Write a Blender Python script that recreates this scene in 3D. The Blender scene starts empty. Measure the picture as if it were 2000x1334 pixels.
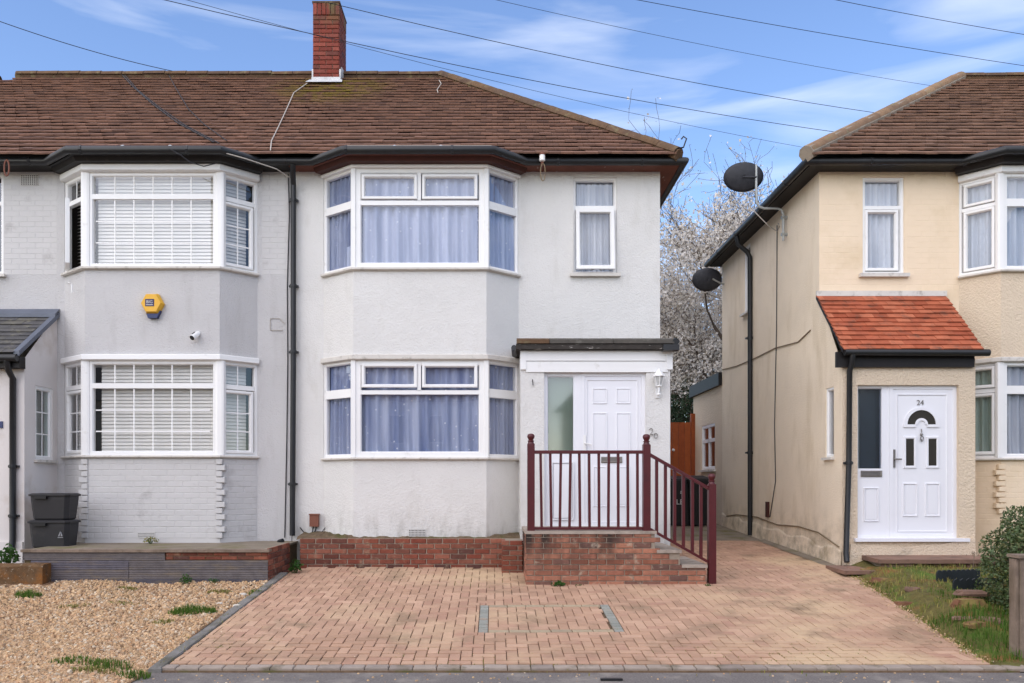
import bpy, bmesh, math, random
from mathutils import Vector, Matrix
RN = random.Random(11)
SC = bpy.context.scene
COL = SC.collection
# ------------------------------------------------------------------ camera
F, CX, CY, CH = 1550.0, 965.0, 945.0, 1.604       # focal length in photo pixels, vanishing point, camera height
cd = bpy.data.cameras.new('camera'); cam = bpy.data.objects.new('camera', cd); COL.objects.link(cam)
cam.location = (0, 0, CH); cam.rotation_euler = (math.radians(90), 0, 0)
cd.sensor_width = 36; cd.lens = F / 2000 * 36
cd.shift_x = (1000 - CX) / 2000; cd.shift_y = (CY - 667) / 2000
cd.clip_start = .05; cd.clip_end = 3000
SC.camera = cam
# ------------------------------------------------------------------ sky, sun, exposure
SUN_EL, SUN_AZ = math.radians(42), math.radians(214)
w = bpy.data.worlds.new('World'); SC.world = w; w.use_nodes = True
nt = w.node_tree; N = nt.nodes; L = nt.links; N.clear()
sky = N.new('ShaderNodeTexSky'); sky.sky_type = 'NISHITA'; sky.sun_disc = False
sky.sun_elevation = SUN_EL; sky.sun_rotation = SUN_AZ; sky.air_density = 1.0; sky.dust_density = .6; sky.ozone_density = 2.0
tc = N.new('ShaderNodeTexCoord'); mp = N.new('ShaderNodeMapping'); mp.inputs['Scale'].default_value = (1.1, 1.1, 6.5); mp.inputs['Rotation'].default_value = (0, .08, 0)
no = N.new('ShaderNodeTexNoise'); mp.inputs['Location'].default_value = (3.3, 1.7, .6); no.inputs['Scale'].default_value = 2.9; no.inputs['Detail'].default_value = 6; no.inputs['Roughness'].default_value = .48; no.inputs['Distortion'].default_value = .5
rp = N.new('ShaderNodeValToRGB'); rp.color_ramp.elements[0].position = .49; rp.color_ramp.elements[0].color = (0, 0, 0, 1); rp.color_ramp.elements[1].position = .80; rp.color_ramp.elements[1].color = (.5, .5, .5, 1)
mx = N.new('ShaderNodeMixRGB'); mx.inputs[2].default_value = (10.5, 11.0, 12.0, 1)
hs = N.new('ShaderNodeHueSaturation'); hs.inputs['Saturation'].default_value = 1.08; hs.inputs['Value'].default_value = 2.2; hs.inputs['Hue'].default_value = .507
bg = N.new('ShaderNodeBackground'); bg.inputs[1].default_value = .11
wo = N.new('ShaderNodeOutputWorld')
L.new(tc.outputs['Generated'], mp.inputs[0]); L.new(mp.outputs[0], no.inputs['Vector']); L.new(no.outputs['Fac'], rp.inputs[0])
L.new(rp.outputs[0], mx.inputs[0]); L.new(sky.outputs[0], hs.inputs['Color']); L.new(hs.outputs[0], mx.inputs[1]); L.new(mx.outputs[0], bg.inputs[0]); L.new(bg.outputs[0], wo.inputs[0])
sd = bpy.data.lights.new('sun', 'SUN'); sd.energy = 3.3; sd.angle = math.radians(125); sd.color = (1, .86, .67)
so = bpy.data.objects.new('sun', sd); COL.objects.link(so)
sdir = Vector((math.sin(SUN_AZ) * math.cos(SUN_EL), math.cos(SUN_AZ) * math.cos(SUN_EL), math.sin(SUN_EL)))
so.rotation_euler = sdir.to_track_quat('Z', 'Y').to_euler(); so.location = (0, -5, 20)
SC.view_settings.view_transform = 'Standard'; SC.view_settings.look = 'None'; SC.view_settings.gamma = 1.0
SC.view_settings.exposure = 0.13
# ------------------------------------------------------------------ pixel helpers
def X(px, Y): return (px - CX) / F * Y
def Z(py, Y): return CH + (CY - py) / F * Y
def P(px, py, Y): return Vector((X(px, Y), Y, Z(py, Y)))
def RX(a, b, top, bot, Y): return (X(a, Y), X(b, Y), Z(bot, Y), Z(top, Y))
def zg(Y):
    if Y < 6.81: return 0.0
    if Y < 11.4: return .085 * (Y - 6.81)
    if Y < 18: return .390 + .05 * (Y - 11.4)
    return .72
def G(px, py):
    Y = 2.183 / ((py - CY) / F + .085)
    return Vector((X(px, Y), Y, zg(Y)))
# ------------------------------------------------------------------ mesh collecting
class Pl:
    def __init__(s, o, u, n, v=(0, 0, 1)): s.o = Vector(o); s.u = Vector(u).normalized(); s.n = Vector(n).normalized(); s.v = Vector(v).normalized()
    def p(s, u, v, w=0): return s.o + s.u * u + s.v * v + s.n * w
def front(Y): return Pl((0, Y, 0), (1, 0, 0), (0, -1, 0))
def between(a, b):
    d = Vector((b[0] - a[0], b[1] - a[1], 0)); W = d.length; d.normalize()
    return Pl((a[0], a[1], 0), d, (d.y, -d.x, 0)), W
class MB:
    def __init__(s): s.v = []; s.f = []
    def add(s, vs, fs):
        n = len(s.v); s.v += [tuple(x) for x in vs]; s.f += [tuple(i + n for i in f) for f in fs]; return s
    def box(s, x0, x1, y0, y1, z0, z1):
        return s.add([(x0, y0, z0), (x1, y0, z0), (x1, y1, z0), (x0, y1, z0), (x0, y0, z1), (x1, y0, z1), (x1, y1, z1), (x0, y1, z1)],
                     [(3, 2, 1, 0), (4, 5, 6, 7), (0, 1, 5, 4), (1, 2, 6, 5), (2, 3, 7, 6), (3, 0, 4, 7)])
    def obox(s, pl, u0, u1, v0, v1, w0, w1):
        return s.add([pl.p(a, b, c) for c in (w0, w1) for a, b in ((u0, v0), (u1, v0), (u1, v1), (u0, v1))],
                     [(3, 2, 1, 0), (4, 5, 6, 7), (0, 1, 5, 4), (1, 2, 6, 5), (2, 3, 7, 6), (3, 0, 4, 7)])
    def quad(s, *p): return s.add(p, [tuple(range(len(p)))])
    def prism(s, poly, z0, z1):          # poly: plan points, counterclockwise
        n = len(poly)
        vs = [(p[0], p[1], z0) for p in poly] + [(p[0], p[1], z1) for p in poly]
        fs = [tuple(reversed(range(n))), tuple(range(n, 2 * n))] + [(i, (i + 1) % n, n + (i + 1) % n, n + i) for i in range(n)]
        return s.add(vs, fs)
    def extr(s, pl, pts, w0, w1):        # outline in (u,v) extruded along the normal
        n = len(pts)
        vs = [pl.p(a, b, w0) for a, b in pts] + [pl.p(a, b, w1) for a, b in pts]
        fs = [tuple(reversed(range(n))), tuple(range(n, 2 * n))] + [(i, (i + 1) % n, n + (i + 1) % n, n + i) for i in range(n)]
        return s.add(vs, fs)
    def ring(s, pl, r, prof):            # mitred rectangular frame, profile = closed list of (inset, w)
        u0, u1, v0, v1 = r; m = len(prof); vs = []
        for d, wv in prof:
            vs += [pl.p(u0 + d, v0 + d, wv), pl.p(u1 - d, v0 + d, wv), pl.p(u1 - d, v1 - d, wv), pl.p(u0 + d, v1 - d, wv)]
        fs = []
        for i in range(m):
            j = (i + 1) % m
            for k in range(4):
                k2 = (k + 1) % 4
                fs.append((i * 4 + k, i * 4 + k2, j * 4 + k2, j * 4 + k))
        return s.add(vs, fs)
    def tube(s, pts, r, n=6, cap=True):
        pts = [Vector(p) for p in pts]; m = len(pts); rs = r if isinstance(r, (list, tuple)) else [r] * m
        vs = []; ref = None
        for i, p in enumerate(pts):
            d = (pts[min(i + 1, m - 1)] - pts[max(i - 1, 0)]).normalized()
            if ref is None: ref = Vector((0, 0, 1)) if abs(d.z) < .9 else Vector((1, 0, 0))
            a = (ref - d * ref.dot(d)).normalized(); b = d.cross(a); ref = a
            for k in range(n):
                t = 2 * math.pi * k / n
                vs.append(p + (a * math.cos(t) + b * math.sin(t)) * rs[i])
        fs = [(i * n + k, i * n + (k + 1) % n, (i + 1) * n + (k + 1) % n, (i + 1) * n + k) for i in range(m - 1) for k in range(n)]
        if cap: fs += [tuple(reversed(range(n))), tuple(range((m - 1) * n, m * n))]
        return s.add(vs, fs)
    def lathe(s, c, prof, n=12, axis=(0, 0, 1)):     # profile of (radius, height)
        ax = Vector(axis).normalized(); a = ax.orthogonal().normalized(); b = ax.cross(a); c = Vector(c); vs = []
        for r, h in prof:
            for k in range(n):
                t = 2 * math.pi * k / n
                vs.append(c + ax * h + (a * math.cos(t) + b * math.sin(t)) * max(r, 1e-4))
        m = len(prof)
        fs = [(i * n + k, i * n + (k + 1) % n, (i + 1) * n + (k + 1) % n, (i + 1) * n + k) for i in range(m - 1) for k in range(n)]
        fs += [tuple(reversed(range(n))), tuple(range((m - 1) * n, m * n))]
        return s.add(vs, fs)
    def sweep(s, path, prof):            # plan path, closed profile of (outward offset, z), mitred
        path = [Vector((p[0], p[1])) for p in path]; m = len(path); k = len(prof); vs = []
        for i, p in enumerate(path):
            ns = []
            if i > 0: d = (p - path[i - 1]).normalized(); ns.append(Vector((d.y, -d.x)))
            if i < m - 1: d = (path[i + 1] - p).normalized(); ns.append(Vector((d.y, -d.x)))
            if len(ns) == 2: q = (ns[0] + ns[1]).normalized(); q = q / max(q.dot(ns[0]), .3)
            else: q = ns[0]
            for d, z in prof: vs.append((p.x + q.x * d, p.y + q.y * d, z))
        fs = [(i * k + j, i * k + (j + 1) % k, (i + 1) * k + (j + 1) % k, (i + 1) * k + j) for i in range(m - 1) for j in range(k)]
        fs += [tuple(range(k)), tuple(reversed(range((m - 1) * k, m * k)))]
        return s.add(vs, fs)
    def mesh(s, name, mt, smooth=False, fix=True):
        me = bpy.data.meshes.new(name); me.from_pydata(s.v, [], s.f)
        if fix:
            bm = bmesh.new(); bm.from_mesh(me); bmesh.ops.recalc_face_normals(bm, faces=bm.faces); bm.to_mesh(me); bm.free()
        if mt: me.materials.append(mt)
        if smooth:
            me.polygons.foreach_set('use_smooth', [True] * len(me.polygons))
            if smooth != 'all': me.set_sharp_from_angle(angle=math.radians(40))
        me.update(); return me
def link(o, parent):
    COL.objects.link(o)
    if parent is not None:
        o.parent = parent
        if parent.type == 'EMPTY': o.matrix_parent_inverse = Matrix.Translation(-parent.location)
    return o
def add(name, mb, mt, parent=None, smooth=False, kind=None, fix=True, label=None):
    me = mb if isinstance(mb, bpy.types.Mesh) else mb.mesh(name, mt, smooth, fix)
    o = bpy.data.objects.new(name, me); link(o, parent)
    if kind: o['kind'] = kind
    if label: o['label'] = label
    return o
def tag(o, label, cat, group=None):
    o['label'] = label; o['category'] = cat
    if group: o['group'] = group
    return o
def thing(name, loc, label, cat, group=None):
    o = bpy.data.objects.new(name, None); o.empty_display_size = .1; o.location = loc; COL.objects.link(o)
    return tag(o, label, cat, group)
# ------------------------------------------------------------------ materials
def lin(h):
    if isinstance(h, (tuple, list)): return tuple(h)
    h = h.lstrip('#'); c = [int(h[i:i + 2], 16) / 255 for i in (0, 2, 4)]
    return tuple(x / 12.92 if x <= .04045 else ((x + .055) / 1.055) ** 2.4 for x in c)
def nn(t, typ, **kw):
    n = t.nodes.new(typ)
    for k, v in kw.items():
        if k in n.inputs: n.inputs[k].default_value = v
        else: setattr(n, k, v)
    return n
def mat(name, col, rough=.6, ramp=None, noise=None, stain=None, stain2=None, bump=None, bump2=None, spec=.3, metal=0, geo=None):
    """ramp: colours picked per piece; noise: (scale, amount) value variation; stain: (colour, scale, lo, hi, stretch_z); bump: (scale, strength, dist)"""
    m = bpy.data.materials.new(name); m.use_nodes = True; t = m.node_tree; b = t.nodes['Principled BSDF']
    b.inputs['Roughness'].default_value = rough; b.inputs['Specular IOR Level'].default_value = spec; b.inputs['Metallic'].default_value = metal
    pos = nn(t, 'ShaderNodeNewGeometry'); c = None
    if ramp:
        oi = nn(t, 'ShaderNodeObjectInfo'); ad = nn(t, 'ShaderNodeMath', operation='ADD'); fr = nn(t, 'ShaderNodeMath', operation='FRACT')
        t.links.new(oi.outputs['Random'], ad.inputs[0]); t.links.new(pos.outputs['Random Per Island'], ad.inputs[1]); t.links.new(ad.outputs[0], fr.inputs[0])
        r = nn(t, 'ShaderNodeValToRGB'); t.links.new(fr.outputs[0], r.inputs[0])
        e = r.color_ramp.elements
        for i, h in enumerate(ramp):
            q = e[i] if i < 2 else e.new(1)
            q.position = i / (len(ramp) - 1) if i != 1 else 1 / (len(ramp) - 1)
            q.color = (*lin(h), 1)
        c = r.outputs[0]
    else:
        r = nn(t, 'ShaderNodeRGB'); r.outputs[0].default_value = (*lin(col), 1); c = r.outputs[0]
    if noise:
        n = nn(t, 'ShaderNodeTexNoise', Scale=noise[0], Detail=5.0, Roughness=.6); t.links.new(pos.outputs['Position'], n.inputs['Vector'])
        mr = nn(t, 'ShaderNodeMapRange'); mr.inputs['From Min'].default_value = .3; mr.inputs['From Max'].default_value = .7
        mr.inputs['To Min'].default_value = 1 - noise[1]; mr.inputs['To Max'].default_value = 1 + noise[1] * .6
        t.links.new(n.outputs['Fac'], mr.inputs['Value'])
        mul = nn(t, 'ShaderNodeVectorMath', operation='SCALE'); t.links.new(c, mul.inputs[0]); t.links.new(mr.outputs[0], mul.inputs['Scale']); c = mul.outputs[0]
    for st in (stain, stain2):
        if not st: continue
        mpn = nn(t, 'ShaderNodeMapping'); sz = st[4] if len(st) > 4 else 1; mpn.inputs['Scale'].default_value = (1, 1, sz); t.links.new(pos.outputs['Position'], mpn.inputs[0])
        n = nn(t, 'ShaderNodeTexNoise', Scale=st[1], Detail=6.0, Roughness=.62); t.links.new(mpn.outputs[0], n.inputs['Vector'])
        mr = nn(t, 'ShaderNodeMapRange'); mr.inputs['From Min'].default_value = st[2]; mr.inputs['From Max'].default_value = st[3]; t.links.new(n.outputs['Fac'], mr.inputs['Value'])
        f = mr.outputs[0]
        if len(st) > 5:       # limit to a height band or a sphere: ('z', z_full, z_none) or ('r', centre, radius)
            k = st[5]
            m2 = nn(t, 'ShaderNodeMapRange')
            if k[0] == 'z':
                sx = nn(t, 'ShaderNodeSeparateXYZ'); t.links.new(pos.outputs['Position'], sx.inputs[0]); t.links.new(sx.outputs[2], m2.inputs['Value'])
                m2.inputs['From Min'].default_value = k[2]; m2.inputs['From Max'].default_value = k[1]
            else:
                ds = nn(t, 'ShaderNodeVectorMath', operation='DISTANCE'); t.links.new(pos.outputs['Position'], ds.inputs[0]); ds.inputs[1].default_value = k[1]
                t.links.new(ds.outputs['Value'], m2.inputs['Value']); m2.inputs['From Min'].default_value = k[2]; m2.inputs['From Max'].default_value = k[2] * .3
            mm = nn(t, 'ShaderNodeMath', operation='MULTIPLY'); t.links.new(f, mm.inputs[0]); t.links.new(m2.outputs[0], mm.inputs[1]); f = mm.outputs[0]
        mix = nn(t, 'ShaderNodeMixRGB'); mix.inputs[2].default_value = (*lin(st[0]), 1); t.links.new(f, mix.inputs[0]); t.links.new(c, mix.inputs[1]); c = mix.outputs[0]
    t.links.new(c, b.inputs['Base Color'])
    prev = None
    for bp in (bump, bump2):
        if not bp: continue
        n = nn(t, 'ShaderNodeTexNoise', Scale=bp[0], Detail=4.0, Roughness=.6); t.links.new(pos.outputs['Position'], n.inputs['Vector'])
        bn = nn(t, 'ShaderNodeBump', Strength=bp[1], Distance=bp[2]); t.links.new(n.outputs['Fac'], bn.inputs['Height'])
        if prev: t.links.new(prev, bn.inputs['Normal'])
        prev = bn.outputs[0]
    if prev: t.links.new(prev, b.inputs['Normal'])
    return m
def glass_mat(name, tint=(1, 1, 1), k=1.7, rough=.0, base=.02):
    m = bpy.data.materials.new(name); m.use_nodes = True; t = m.node_tree; t.nodes.clear()
    o = nn(t, 'ShaderNodeOutputMaterial'); tr = nn(t, 'ShaderNodeBsdfTransparent'); tr.inputs[0].default_value = (*tint, 1)
    gl = nn(t, 'ShaderNodeBsdfGlossy'); gl.inputs['Roughness'].default_value = rough; gl.inputs['Color'].default_value = (.95, .97, 1, 1)
    fr = nn(t, 'ShaderNodeFresnel'); fr.inputs[0].default_value = 1.5
    mu = nn(t, 'ShaderNodeMath', operation='MULTIPLY_ADD'); mu.inputs[1].default_value = k; mu.inputs[2].default_value = base; mu.use_clamp = True
    mx = nn(t, 'ShaderNodeMixShader'); bf = nn(t, 'ShaderNodeNewGeometry'); ms = nn(t, 'ShaderNodeMath', operation='SUBTRACT'); ms.inputs[0].default_value = 1; t.links.new(bf.outputs['Backfacing'], ms.inputs[1]); m3 = nn(t, 'ShaderNodeMath', operation='MULTIPLY')
    t.links.new(fr.outputs[0], mu.inputs[0]); t.links.new(mu.outputs[0], m3.inputs[0]); t.links.new(ms.outputs[0], m3.inputs[1]); t.links.new(m3.outputs[0], mx.inputs[0])
    ge = nn(t, 'ShaderNodeNewGeometry'); n = nn(t, 'ShaderNodeTexNoise', Scale=2.2, Detail=1.0); bn = nn(t, 'ShaderNodeBump', Strength=.06, Distance=.02)
    t.links.new(ge.outputs['Position'], n.inputs['Vector']); t.links.new(n.outputs['Fac'], bn.inputs['Height']); t.links.new(bn.outputs[0], gl.inputs['Normal'])
    t.links.new(tr.outputs[0], mx.inputs[1]); t.links.new(gl.outputs[0], mx.inputs[2]); t.links.new(mx.outputs[0], o.inputs[0])
    return m
M = {}
M['white'] = mat('white_render', '#d8d6d2', .9, noise=(1.3, .05), stain=('#c4c1ba', 4, .57, .9, .3), stain2=('#8d887e', 6, .45, .8, .35, ('z', .8, 1.25)), bump=(42, .55, .02), bump2=(9, .25, .03))
M['grey'] = mat('grey_render', '#c6c4c3', .9, noise=(.8, .05), stain=('#b5b2b0', 4, .54, .85, .2), bump=(55, .75, .02), bump2=(12, .2, .03))
M['grey_paint'] = mat('grey_painted_brick', '#c6c4c2', .8, noise=(2, .05), stain=('#9b9795', 3, .58, .85), bump=(60, .2, .01))
M['lilac'] = mat('pale_porch_render', '#d6d0cc', .9, noise=(1, .05), stain=('#b3a595', 1.2, .55, .8), bump=(40, .2, .01))
M['cream'] = mat('cream_pebbledash', '#eedec6', .95, noise=(1.2, .06), stain=('#d3c0a2', 2.5, .5, .85, .3), stain2=('#8a7c60', 3.5, .42, .7, 1, ('z', .45, 1.3)), bump=(75, .7, .02), bump2=(30, .25, .02))
M['cream_porch'] = mat('cream_rough_render', '#decbb2', .95, noise=(1.2, .05), stain=('#9c9484', 2.2, .5, .75, 1, ('z', .6, 1.1)), bump=(38, .9, .03))
M['cream_paint'] = mat('cream_painted_brick', '#e8d3b7', .75, noise=(1.2, .04), stain=('#d8c2a0', 1.5, .5, .8), bump=(50, .15, .01))
M['upvc'] = mat('white_upvc', '#e9e8e6', .32, noise=(3, .02), stain=('#c3bfb6', 5, .62, .85), spec=.45)
M['upvc2'] = mat('white_door_upvc', '#e6e6ea', .35, noise=(2, .02), spec=.45)
M['cill'] = mat('weathered_sill', '#cfcac2', .6, noise=(6, .08), stain=('#8a847a', 8, .55, .8))
M['black'] = mat('black_plastic', '#232426', .4, noise=(8, .2), spec=.4)
M['blackwood'] = mat('black_painted_timber', '#1d1a1a', .55, noise=(6, .25), stain=('#4a423c', 7, .6, .85))
M['brown'] = mat('brown_painted_timber', '#6a3d30', .6, noise=(7, .2), stain=('#cfc6bb', 5.5, .66, .72), bump=(30, .2, .01))
M['darkbrown'] = mat('dark_brown_timber', '#46231c', .6, noise=(6, .2))
M['tile'] = mat('clay_roof_tile', None, .85, ramp=['#6f5449', '#7b5c4d', '#836252', '#74584b', '#886656', '#684f45'], noise=(9, .15), stain=('#9b9182', 26, .66, .74), stain2=('#7d6c33', 5, .40, .55, 1, ('r', (-3.0, 14.75, 8.9), 1.3)), bump=(60, .4, .01))
M['tile24'] = mat('brown_roof_tile', None, .85, ramp=['#71584a', '#806251', '#876857', '#775d4e', '#8d6e5c', '#6b5348'], noise=(9, .15), stain=('#a09382', 22, .68, .75), bump=(60, .4, .01))
M['ridge'] = mat('lichened_ridge_tile', None, .9, ramp=['#5a4638', '#664f3a', '#54443a'], noise=(9, .25), stain=('#766c50', 7, .54, .72), stain2=('#a09a88', 16, .68, .75), bump=(30, .4, .02))
M['ridge24'] = mat('sandy_ridge_tile', None, .9, ramp=['#7f6550', '#8c7056', '#755f4d', '#967a5e'], noise=(9, .2), stain=('#7b7657', 6, .55, .75), bump=(30, .4, .02))
M['mortar'] = mat('lime_mortar', '#95897a', .95, noise=(12, .15), bump=(50, .4, .01))
M['red_tile'] = mat('orange_clay_tile', None, .75, ramp=['#a0543a', '#ae6042', '#94492f', '#b56a4c', '#a35538'], noise=(7, .2), stain=('#5f463a', 5, .54, .75), bump=(60, .25, .01))
M['slate'] = mat('grey_slate', None, .6, ramp=['#4e4d50', '#5a5856', '#47474b', '#625f58'], noise=(9, .2), stain=('#7b7664', 9, .55, .75), bump=(50, .3, .01))
M['lead'] = mat('lead_sheet', '#5d6370', .5, noise=(4, .15), spec=.5)
M['flash'] = mat('pale_flashing', '#c4c6c8', .5, noise=(7, .15), stain=('#8a8c8e', 6, .55, .75))
M['chim'] = mat('red_chimney_brick', None, .85, ramp=['#74352b', '#843f32', '#6a322b', '#8e4b3f', '#5f3832'], noise=(20, .25), stain=('#5b5a3c', 5, .45, .65, 1, ('z', 10.8, 10.2)), bump=(70, .5, .01))
M['brick'] = mat('red_wall_brick', None, .85, ramp=['#793f31', '#844a39', '#643a2f', '#8f5541', '#563a34', '#7c4836', '#965e4b', '#6f4437'], noise=(18, .22), stain=('#a08c74', 8, .58, .8), bump=(60, .5, .01))
M['brick2'] = mat('sooty_step_brick', None, .85, ramp=['#945f4c', '#a16e58', '#84523f', '#ad765e', '#684d45', '#97644e', '#b48067'], noise=(18, .22), stain=('#332a26', 3.0, .40, .56, .35, ('z', .9, .4)), stain2=('#b5a793', 7, .6, .78), bump=(60, .5, .01))
M['paver'] = mat('clay_paver', None, .88, ramp=['#b08e77', '#b7957c', '#aa8570', '#bf9d84', '#b28f76', '#a6866f', '#b59179'], noise=(3, .12), stain=('#c3a888', .45, .5, .64), stain2=('#84705a', 1.6, .54, .74), bump=(70, .4, .006))
M['paver_grey'] = mat('grey_paver', None, .88, ramp=['#8b8d86', '#96968d', '#85877f'], noise=(6, .12), stain=('#a08d7b', 5, .5, .7), bump=(70, .4, .006))
M['paver_faint'] = mat('greenish_paver', None, .88, ramp=['#a2937b', '#ab9a80', '#9c8d77'], noise=(6, .12), bump=(70, .4, .006))
M['paver_edge'] = mat('tan_grey_sett', None, .9, ramp=['#96897c', '#a3968a', '#8b8077'], noise=(9, .15), stain=('#6a624f', 4, .55, .72), bump=(70, .4, .006))
M['joint'] = mat('jointing_sand', '#77624e', .95, noise=(20, .3), stain=('#5b5a32', 2, .55, .7))
M['edging'] = mat('concrete_edging', '#7d7a76', .9, noise=(5, .15), stain=('#5d5a50', 3, .5, .7), bump=(60, .4, .01))
M['concrete'] = mat('mossy_concrete', '#857a6b', .95, noise=(3, .2), stain=('#6b6640', 2.2, .5, .68), bump=(40, .5, .01))
M['tread'] = mat('pale_concrete_tread', '#a2968a', .9, noise=(6, .15), stain=('#6f665c', 4, .52, .72), bump=(50, .4, .01))
M['asphalt'] = mat('asphalt', '#77716d', .92, noise=(70, .4), stain=('#8f8880', 3, .5, .7), bump=(160, .6, .008))
M['soil'] = mat('dry_soil', '#6d5c48', .98, noise=(14, .3), stain=('#57552f', 3, .5, .65), bump=(30, .9, .03))
M['mossy'] = mat('mossy_turf', '#6b6338', .98, noise=(12, .35), stain=('#8a6238', 3.2, .52, .66), stain2=('#586e2a', 2.3, .48, .62), bump=(35, .9, .04))
M['gravelbed'] = mat('gravel_bed', '#8f7156', .98, noise=(40, .35), stain=('#5f4a36', 25, .5, .65), stain2=('#77683f', 1.5, .55, .7), bump=(60, 1, .02))
M['stone'] = mat('gravel_stone', None, .9, ramp=['#bd9a76', '#cba981', '#ab8e70', '#d8b992', '#9b7c5f', '#d3c4ab', '#bb926d', '#c6a77f', '#8f7a63'], noise=(30, .15))
M['grass'] = mat('grass_blade', None, .7, ramp=['#3d5c1e', '#4d7024', '#5b7c2f', '#71823c', '#446522'])
M['drygrass'] = mat('dry_grass_blade', None, .8, ramp=['#7d7a3c', '#8d8147', '#66752f', '#9a8a55', '#6a7a2c'])
M['weed'] = mat('weed_leaf', None, .6, ramp=['#2f5220', '#3f6428', '#4a6b30', '#365a26'])
M['maroon'] = mat('maroon_paint', '#4e1419', .42, noise=(9, .15), stain=('#3d1218', 5, .55, .75), bump=(25, .12, .01), spec=.45)
M['deck'] = mat('weathered_decking', None, .8, ramp=['#67636a', '#5d5a63', '#716a68', '#635e60'], noise=(14, .2), stain=('#7f7262', 3, .52, .72, 6), bump=(40, .3, .008))
M['timber'] = mat('weathered_fence_timber', '#857567', .9, noise=(10, .25), stain=('#5c5040', 5, .5, .7, .2), bump=(30, .5, .01))
M['gate'] = mat('orange_stained_timber', None, .6, ramp=['#9a4a20', '#8b401b', '#a55426', '#93441d'], noise=(6, .2), bump=(25, .3, .01))
M['binbox'] = mat('charcoal_recycling_plastic', '#2b2a2c', .55, noise=(5, .15), stain=('#4a4541', 3, .6, .8), spec=.4)
M['binblack'] = mat('black_bin_plastic', '#141314', .5, noise=(5, .2), spec=.4)
M['mark'] = mat('white_marking', '#c9c8c6', .6)
M['markgrey'] = mat('faded_grey_marking', '#8a8a8c', .6)
M['yellow'] = mat('yellow_alarm_plastic', '#e0aa2c', .4, noise=(9, .08), spec=.45)
M['blue'] = mat('dark_blue_plastic', '#22305e', .4, spec=.45)
M['purple'] = mat('purple_plate', '#3b3558', .45)
M['brownbox'] = mat('brown_service_box', '#7a4c3c', .55, noise=(9, .12))
M['metal'] = mat('brushed_metal', '#8b8681', .35, metal=.8, noise=(9, .15))
M['galv'] = mat('galvanised_pole', '#a8aba9', .5, metal=.4, noise=(8, .15))
M['dish'] = mat('dark_mesh_dish', '#34353a', .6, noise=(14, .3), stain=('#6b6d70', 30, .66, .74), spec=.3)
M['cable'] = mat('black_cable', '#2b2b2f', .6)
M['cable_w'] = mat('pale_cable', '#b3aca3', .7)
M['cable_t'] = mat('tan_cable', '#7d6c55', .8)
M['vent'] = mat('vent_grille', '#c6c4c0', .7)
M['hole'] = mat('dark_hole', '#2a2622', .9)
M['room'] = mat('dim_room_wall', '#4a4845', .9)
M['pane_tone'] = mat('grey_pane_tone', '#8a9088', .9)  # mid grey-green; the sidelight reflection is put into this colour
M['slat'] = mat('white_blind_slat', '#dad8d2', .5, noise=(3, .03))
M['slat_dark'] = mat('shaded_blind_slat', '#cfccc5', .5)
M['bark'] = mat('dark_bark', '#5e5248', .95, noise=(9, .3))
M['blossom'] = mat('white_blossom', None, .8, ramp=['#f0eae2', '#e0d8cd', '#f5efe9', '#cfc4b4'])
def thin(m):                             # petals and leaves let light through
    t = m.node_tree; b = t.nodes['Principled BSDF']; o = t.nodes['Material Output']; tr = nn(t, 'ShaderNodeBsdfTranslucent'); mx_ = nn(t, 'ShaderNodeMixShader'); mx_.inputs[0].default_value = .4
    t.links.new(b.inputs['Base Color'].links[0].from_socket, tr.inputs[0]); t.links.new(b.outputs[0], mx_.inputs[1]); t.links.new(tr.outputs[0], mx_.inputs[2]); t.links.new(mx_.outputs[0], o.inputs[0])
thin(M['blossom']); thin(M['grass']); thin(M['weed'])
M['bud'] = mat('brown_bud_leaf', None, .8, ramp=['#8a7a5c', '#6f6a45', '#9a8f78', '#7b6d55'])
M['ever'] = mat('evergreen_leaf', None, .7, ramp=['#1e2e18', '#28391d', '#223222', '#33452a'])
M['hedge'] = mat('hedge_leaf', None, .5, ramp=['#3a4d28', '#4b5f35', '#56683f', '#2e4020', '#6a6a40', '#44572f'], spec=.45)
M['hedge_core'] = mat('hedge_dark_core', '#3a3424', .95, noise=(9, .3))  # dark brown for the added hedge core, shade put into the colour
M['log'] = mat('rotten_red_brick', '#74503c', .95, noise=(9, .3), stain=('#8a7a48', 7, .45, .62), bump=(30, .6, .01))
M['slab'] = mat('worn_paving_slab', '#8a6d5e', .92, noise=(6, .18), stain=('#5a4a40', 3, .5, .7), bump=(40, .5, .01))
M['scallop'] = mat('black_edging_plastic', '#2a2f32', .6, noise=(9, .2))
M['glass'] = glass_mat('window_glass')
M['glass_dark'] = glass_mat('obscure_glass', (.85, .9, .88), 1.8, .05, .03)
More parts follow.
